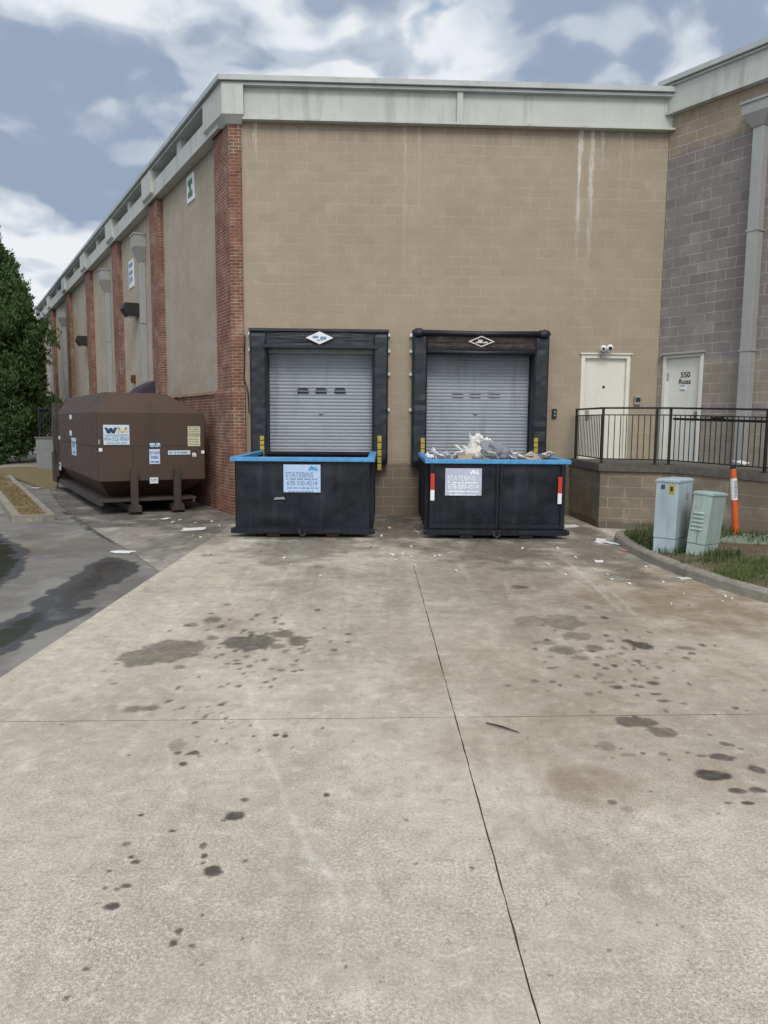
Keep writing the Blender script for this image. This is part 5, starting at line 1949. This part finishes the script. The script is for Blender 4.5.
for k in range(60):
    m_ = rl2.random()
    if m_ < .3: px, py = rl2.gauss(400, 18), rl2.uniform(524, 562)
    elif m_ < .55: px, py = rl2.gauss(600, 35), rl2.uniform(548, 590)
    elif m_ < .75: px, py = rl2.uniform(240, 560), rl2.uniform(546, 580)
    elif m_ < .88: px, py = rl2.uniform(640, 760), rl2.uniform(572, 606) 
    else: px, py = rl2.uniform(165, 235), rl2.uniform(520, 560)
    kb = 0
    if px > 612:
        py = max(py, 553 + (px - 612) * .37 + 2)
    litter(px, py, rl2.uniform(.8, 3), rl2.uniform(.6, 1.3), rl2.choice(['paper', 'foam', 'foam', 'card']), 'tiny pale scrap of litter scattered on the concrete in front of the docks', 'litter', g, .002 if px < 225 else 0)
a, b_ = gnd(486, 724.5), gnd(519, 734)
mb = MB(); mb.tube([(a.x, a.y, .012), ((a.x + b_.x) / 2, (a.y + b_.y) / 2 + .008, .014), (b_.x, b_.y, .011)], [.004, .006, .003], 6)
o = mb.build('twig', 'lamp'); tag(o, 'thin dark twig lying on the concrete right of the long joint', 'twig')
p = FW.w(FW.hit(740, 460, -.5)[0], -.5)
o = slabpiece('paper_wad', (p.x, p.y, 1.29), (.22, .2, .01), (0, 0, .4), 'paper', 'white paper wad on the ramp behind the railing', 'paper', None, .08)

# ------------------------------------------------------------------ far left: side entrance wall with rail, tree, shrub
bp = at(47, 470, 28)
lb_ = Frame((gnd(37, 470)[0], gnd(37, 470)[1]), radians(-12))
t = tframe('entrance_landing', 'grey concrete landing wall far behind the compactor', 'landing', lb_)
wl_ = 2.6
mb = MB(); mb.box(0, wl_, 0, .25, -.05, 1.27); mb.box(0, .25, .25, 5, -.05, 1.27); mb.build('wall', plain('plain_concrete', (.19, .2, .2), .85, 0, .15, 2, (.1, .1, .09), .5), t)
mb = MB(); mb.box(-.04, wl_, -.04, 5, 1.272, 1.34); mb.build('coping', 'slabedge', t)
t = tframe('entrance_railing', 'dark railing on the far landing wall behind the compactor', 'railing', lb_)
for k in range(5):
    mb = MB(); mb.box(.1 + k * .6 - .03, .1 + k * .6 + .03, .1, .16, 1.34, 2.5); mb.build('post', 'rail', t)
for k in range(18):
    mb = MB(); mb.box(.16 + k * .14 - .012, .16 + k * .14 + .012, .12, .14, 1.45, 2.44); mb.build('baluster', 'rail', t)
mb = MB(); mb.bar((.05, .13, 2.48), (wl_, .13, 2.48), .06, .05); mb.bar((.05, .13, 1.45), (wl_, .13, 1.45), .04, .04); mb.build('top_rail', 'rail', t)


def sprays(mb_v, mb_f, c, n_, size, r, up=.5, wide=.35):
    """a little fan of leaf faces"""
    for _ in range(n_):
        a = r.uniform(0, 2 * pi); e = r.uniform(-.4, 1.1)
        d = Vector((cos(a) * cos(e), sin(a) * cos(e), sin(e) + up)).normalized()
        s_ = d.cross(Vector((r.uniform(-1, 1), r.uniform(-1, 1), r.uniform(-1, 1)))).normalized()
        L_ = size * r.uniform(.6, 1.3)
        w_ = L_ * wide
        p = Vector(c) + Vector((r.gauss(0, size * .3), r.gauss(0, size * .3), r.gauss(0, size * .3)))
        o_ = len(mb_v)
        mb_v += [tuple(p), tuple(p + d * L_ * .5 + s_ * w_), tuple(p + d * L_), tuple(p + d * L_ * .5 - s_ * w_)]
        mb_f.append((o_, o_ + 1, o_ + 2, o_ + 3))


tx_, ty_ = -18.3, 36.0
tree = thing('evergreen_tree', 'tall dark green evergreen tree at the left edge beside the side wall', 'tree', (tx_, ty_, 0))
prof = [(.6, 1.7), (1.2, 2.15), (2.2, 2.45), (3.2, 2.5), (4.5, 2.45), (6, 2.3), (7, 2.0), (8, 1.65), (8.9, 1.2), (9.7, .62), (10.3, .3), (10.9, .05)]
def rad(z):
    for (a, ra), (b_, rb) in zip(prof[:-1], prof[1:]):
        if a <= z <= b_:
            return ra + (rb - ra) * (z - a) / (b_ - a)
    return 0
V = []; F = []
r9 = random.Random(31)
# limbs carrying clumps
clumps = []
for k in range(420):
    z = .7 + 10.1 * (r9.random() ** 1.15)
    a = r9.uniform(0, 2 * pi)
    R_ = rad(z)
    lob = 1 + .42 * mnoise.noise(Vector((cos(a) * 1.6, sin(a) * 1.6, z * .7)))
    q = r9.uniform(.55, 1.03) * lob
    clumps.append((Vector((cos(a) * R_ * q, sin(a) * R_ * q, z)), r9.uniform(.25, .5) * (1 if z < 8.5 else .6)))
for c, s_ in clumps:
    for _ in range(40):
        p = c + Vector((r9.gauss(0, s_ * .55), r9.gauss(0, s_ * .55), r9.gauss(0, s_ * .7)))
        sprays(V, F, p, 6, .19, r9, .9, .17)
for k in range(9000):
    z = .6 + 10.2 * r9.random() ** 1.1; a = r9.uniform(0, 2 * pi); R_ = rad(z) * sqrt(r9.random()) * .9
    sprays(V, F, (cos(a) * R_, sin(a) * R_, z), 3, .28, r9, .6, .3)
mb = MB(); mb.v = V; mb.f = F; mb.mi = [0] * len(F)
mb.build('crown', 'leaf', tree, recalc=False)
mb = MB()
mb.tube([(0, 0, -.05), (.05, 0, 2), (0, .05, 6), (0, 0, 10.2)], [.24, .19, .1, .02], 10)
mb.build('trunk', 'bark', tree)
mb = MB()
for c, s_ in clumps[:120]:
    mb.tube([(0, 0, max(.4, c.z - .9)), tuple(c * .6 + Vector((0, 0, c.z * .4 - .35))), tuple(c)], [.05, .03, .008], 5)
mb.build('limb', 'bark', tree)

sh = thing('shrub', 'rounded mid green shrub at the foot of the evergreen tree', 'shrub', (-16.95, 34.0, 0))
V = []; F = []
for k in range(60):
    a = r9.uniform(0, 2 * pi); e = r9.uniform(-.1, 1.4); q = r9.uniform(.6, 1.05)
    c = Vector((cos(a) * cos(e) * .95 * q, sin(a) * cos(e) * .95 * q, .3 + 1.9 * sin(e) * q))
    for _ in range(18):
        p = c + Vector((r9.gauss(0, .17), r9.gauss(0, .17), r9.gauss(0, .17)))
        sprays(V, F, p, 4, .13, r9, .4, .4)
mb = MB(); mb.v = V; mb.f = F; mb.mi = [0] * len(F)
mb.build('crown', 'leaf2', sh, recalc=False)
mb = MB()
for k in range(6):
    a = k * 1.05
    mb.tube([(0, 0, 0), (cos(a) * .25, sin(a) * .25, .8), (cos(a) * .5, sin(a) * .5, 1.6)], [.05, .03, .01], 6)
mb.build('stem', 'bark', sh)
# mast seen over the far roof end
m0 = FL.w(-36.0, 1.0)
t = thing('roof_mast', 'thin pale mast standing beyond the far end of the roof', 'mast', (m0.x, m0.y, 8.44))
mb = MB(); mb.tube([(0, 0, 0), (0, 0, 1.5)], [.05, .03], 8); mb.build('pole', 'pipe', t)
mb = MB(); mb.bar((-.25, 0, 1.2), (.25, 0, 1.2), .04, .04); mb.build('crossbar', 'pipe', t)

# ------------------------------------------------------------------ sky and sun
SUN_EL, SUN_AZ = radians(45), radians(174)       # azimuth from +Y clockwise: behind right of the viewer
w = bpy.data.worlds.new('World')
scene.world = w
w.use_nodes = True
w.cycles.sampling_method = 'MANUAL'
w.cycles.sample_map_resolution = 512
t = NT(w.node_tree)
bg = t.n['Background']
sky = t.add('ShaderNodeTexSky', sky_type='NISHITA')
sky.sun_disc = False
sky.sun_elevation = SUN_EL
sky.sun_rotation = SUN_AZ
sky.air_density = 1.0
sky.dust_density = 1.0
sky.ozone_density = 2.0
d = t.vmath('NORMALIZE', t.add('ShaderNodeTexCoord').outputs['Generated'])
dx, dy, dz = t.sep(d)
dzc = t.math('ADD', t.math('MAXIMUM', dz, 0.0), .35)
uv = t.comb(t.math('DIVIDE', dx, dzc), t.math('DIVIDE', dy, dzc), 0.0)
wn = t.add('ShaderNodeTexNoise')
wn.inputs['Scale'].default_value = 2.2
wn.inputs['Detail'].default_value = 3
t.link(uv, wn.inputs['Vector'])
wv = t.vmath('SCALE', t.vmath('SUBTRACT', wn.outputs['Color'], (.5, .5, .5)), None)
wv.node.inputs['Scale'].default_value = .30
uvw = t.vmath('ADD', uv, wv)
LDIR = (-.03, .07, 0)                      # towards the light, seen in the cloud sheet


def cloud_h(vec):
    a_ = t.noise(vec, 1.5, 6, .57)
    v_ = t.add('ShaderNodeTexVoronoi', feature='F1')
    t.link(vec, v_.inputs['Vector'])
    v_.inputs['Scale'].default_value = 5.0
    v_.inputs['Detail'].default_value = 2
    v_.inputs['Roughness'].default_value = .5
    return t.math('ADD', t.math('MULTIPLY', a_, .9), t.math('MULTIPLY', t.math('SUBTRACT', .45, v_.outputs['Distance']), .38))


h0 = cloud_h(uvw)
h1 = cloud_h(t.vmath('ADD', uvw, LDIR))


wn2 = t.add('ShaderNodeTexNoise')
wn2.inputs['Scale'].default_value = 14
wn2.inputs['Detail'].default_value = 3
wn2.inputs['Roughness'].default_value = .6
t.link(d, wn2.inputs['Vector'])
wv2 = t.vmath('SCALE', t.vmath('SUBTRACT', wn2.outputs['Color'], (.5, .5, .5)), None)
wv2.node.inputs['Scale'].default_value = .09
dw = t.vmath('NORMALIZE', t.vmath('ADD', d, wv2))      # ragged edges


def blob(px, py, r0, r1, amp, sx=1.0):
    v = ray(px, py).normalized()
    if sx == 1.0:
        k = t.vmath('DOT_PRODUCT', dw, tuple(v))
        return t.ramp(k, cos(radians(r1)), cos(radians(r0)), 0, amp)
    side = Vector((v.y, -v.x, 0)).normalized()
    up_ = side.cross(v)
    dd = t.vmath('SUBTRACT', dw, tuple(v))
    a_ = t.math('MULTIPLY', t.vmath('DOT_PRODUCT', dd, tuple(side)), 1 / sx)
    b_ = t.vmath('DOT_PRODUCT', dd, tuple(up_))
    k = t.math('SQRT', t.math('ADD', t.math('MULTIPLY', a_, a_), t.math('MULTIPLY', b_, b_)))
    return t.ramp(k, sin(radians(r0)), sin(radians(r1)), amp, 0)


def addall(*a):
    r = a[0]
    for q in a[1:]:
        r = t.math('ADD', r, q)
    return r


SV = Vector((sin(SUN_AZ) * cos(SUN_EL), cos(SUN_AZ) * cos(SUN_EL), sin(SUN_EL)))
# where cloud stands: the big bank on the left and top, cumulus low on the left, open patches
cover = addall(h0, blob(120, 60, 8, 24, .38, 1.6), blob(110, 150, 4, 15, .36, 1.6), blob(52, 296, 1.2, 4.2, .40, 1.2), blob(40, 222, .5, 4, .24, 2.4), blob(640, 40, 6, 20, .55, 1.8), blob(330, 60, 1, 9, .16), blob(440, 75, .5, 4, .26, 1.6),
               blob(408, 34, .5, 2.8, -.8, 1.2), blob(466, 20, .4, 2.2, -.7, 1.5), blob(345, 5, .3, 2.4, -.6, 1.6), blob(100, 252, .4, 2.6, -.34, 2.2), blob(8, 182, .3, 3, -.16, 2))
cov = t.ramp(cover, .38, .62)
cov = t.math('MAXIMUM', cov, t.ramp(t.vmath('DOT_PRODUCT', d, tuple(SV)), .1, .5, 0, .9))  # unseen cloud cover added round the sun
# sunlit side against shaded side, and heavy grey bases
relief = t.ramp(t.math('SUBTRACT', h0, h1), -.16, .16)
wisp = t.noise(uvw, 3.4, 6, .6)
tone = addall(t.math('MULTIPLY', relief, .95), t.math('MULTIPLY', t.math('SUBTRACT', .62, h0), .6), t.math('MULTIPLY', t.math('SUBTRACT', wisp, .5), 1.0), -.16,
              blob(50, 150, 3, 11, -.30, 1.8), blob(180, 190, 2, 8, -.26, 1.5), blob(0, 50, 2, 8, -.12), blob(610, 75, 3, 13, -.26, 1.5), blob(85, 8, .6, 5, .34, 1.5), blob(92, 88, .2, 2.0, .42, 1.6), blob(52, 290, 1, 5, .5, 1.6), blob(60, 225, .6, 3.4, .30, 3),
              blob(210, 60, 4, 13, -.24, 1.5), blob(620, 20, 4, 14, -.30, 1.6), blob(350, 20, 1, 6, .14), blob(15, 90, 2, 8, -.25), blob(440, 70, 1, 5, .34, 1.5), blob(375, 60, .5, 3.5, .2), blob(700, 15, 1, 6, .14))
lit = t.ramp(tone, -.35, 1.15, 0, 1)
GREY = (3.0, 3.75, 4.95)
WHITE = (8.3, 8.6, 8.9)
cl = t.mix(t.ramp(lit, .0, .45), GREY, (5.3, 5.9, 6.8))
cl = t.mix(t.ramp(lit, .42, .95), cl, WHITE)
near = t.ramp(t.vmath('DOT_PRODUCT', d, tuple(SV)), -.1, .95)
cl = t.mix(near, cl, (12, 12.2, 12.6))  # that unseen cloud is brightened to add soft light to the scene
skyc = t.mix(.45, sky.outputs[0], (3.9, 5.4, 7.8))      # thin high veil over the blue
colr = t.mix(cov, skyc, cl)
t.link(colr, bg.inputs['Color'])
bg.inputs['Strength'].default_value = .1

sd = bpy.data.lights.new('sun', 'SUN')
sd.energy = 1.5
sd.angle = radians(20)
sd.color = (1, .95, .865)
so = bpy.data.objects.new('sun', sd)
COL.objects.link(so)
so.location = (10, -10, 30)
sv = Vector((sin(SUN_AZ) * cos(SUN_EL), cos(SUN_AZ) * cos(SUN_EL), sin(SUN_EL)))
so.rotation_euler = sv.to_track_quat('Z', 'Y').to_euler()

vs_ = scene.view_settings
scene.display_settings.display_device = 'sRGB'
vs_.view_transform = 'Standard'
vs_.look = 'None'
vs_.exposure = 0.03
vs_.gamma = 1.0
vs_.use_curve_mapping = False
scene.cycles.max_bounces = 6
scene.cycles.diffuse_bounces = 3
scene.cycles.use_denoising = True
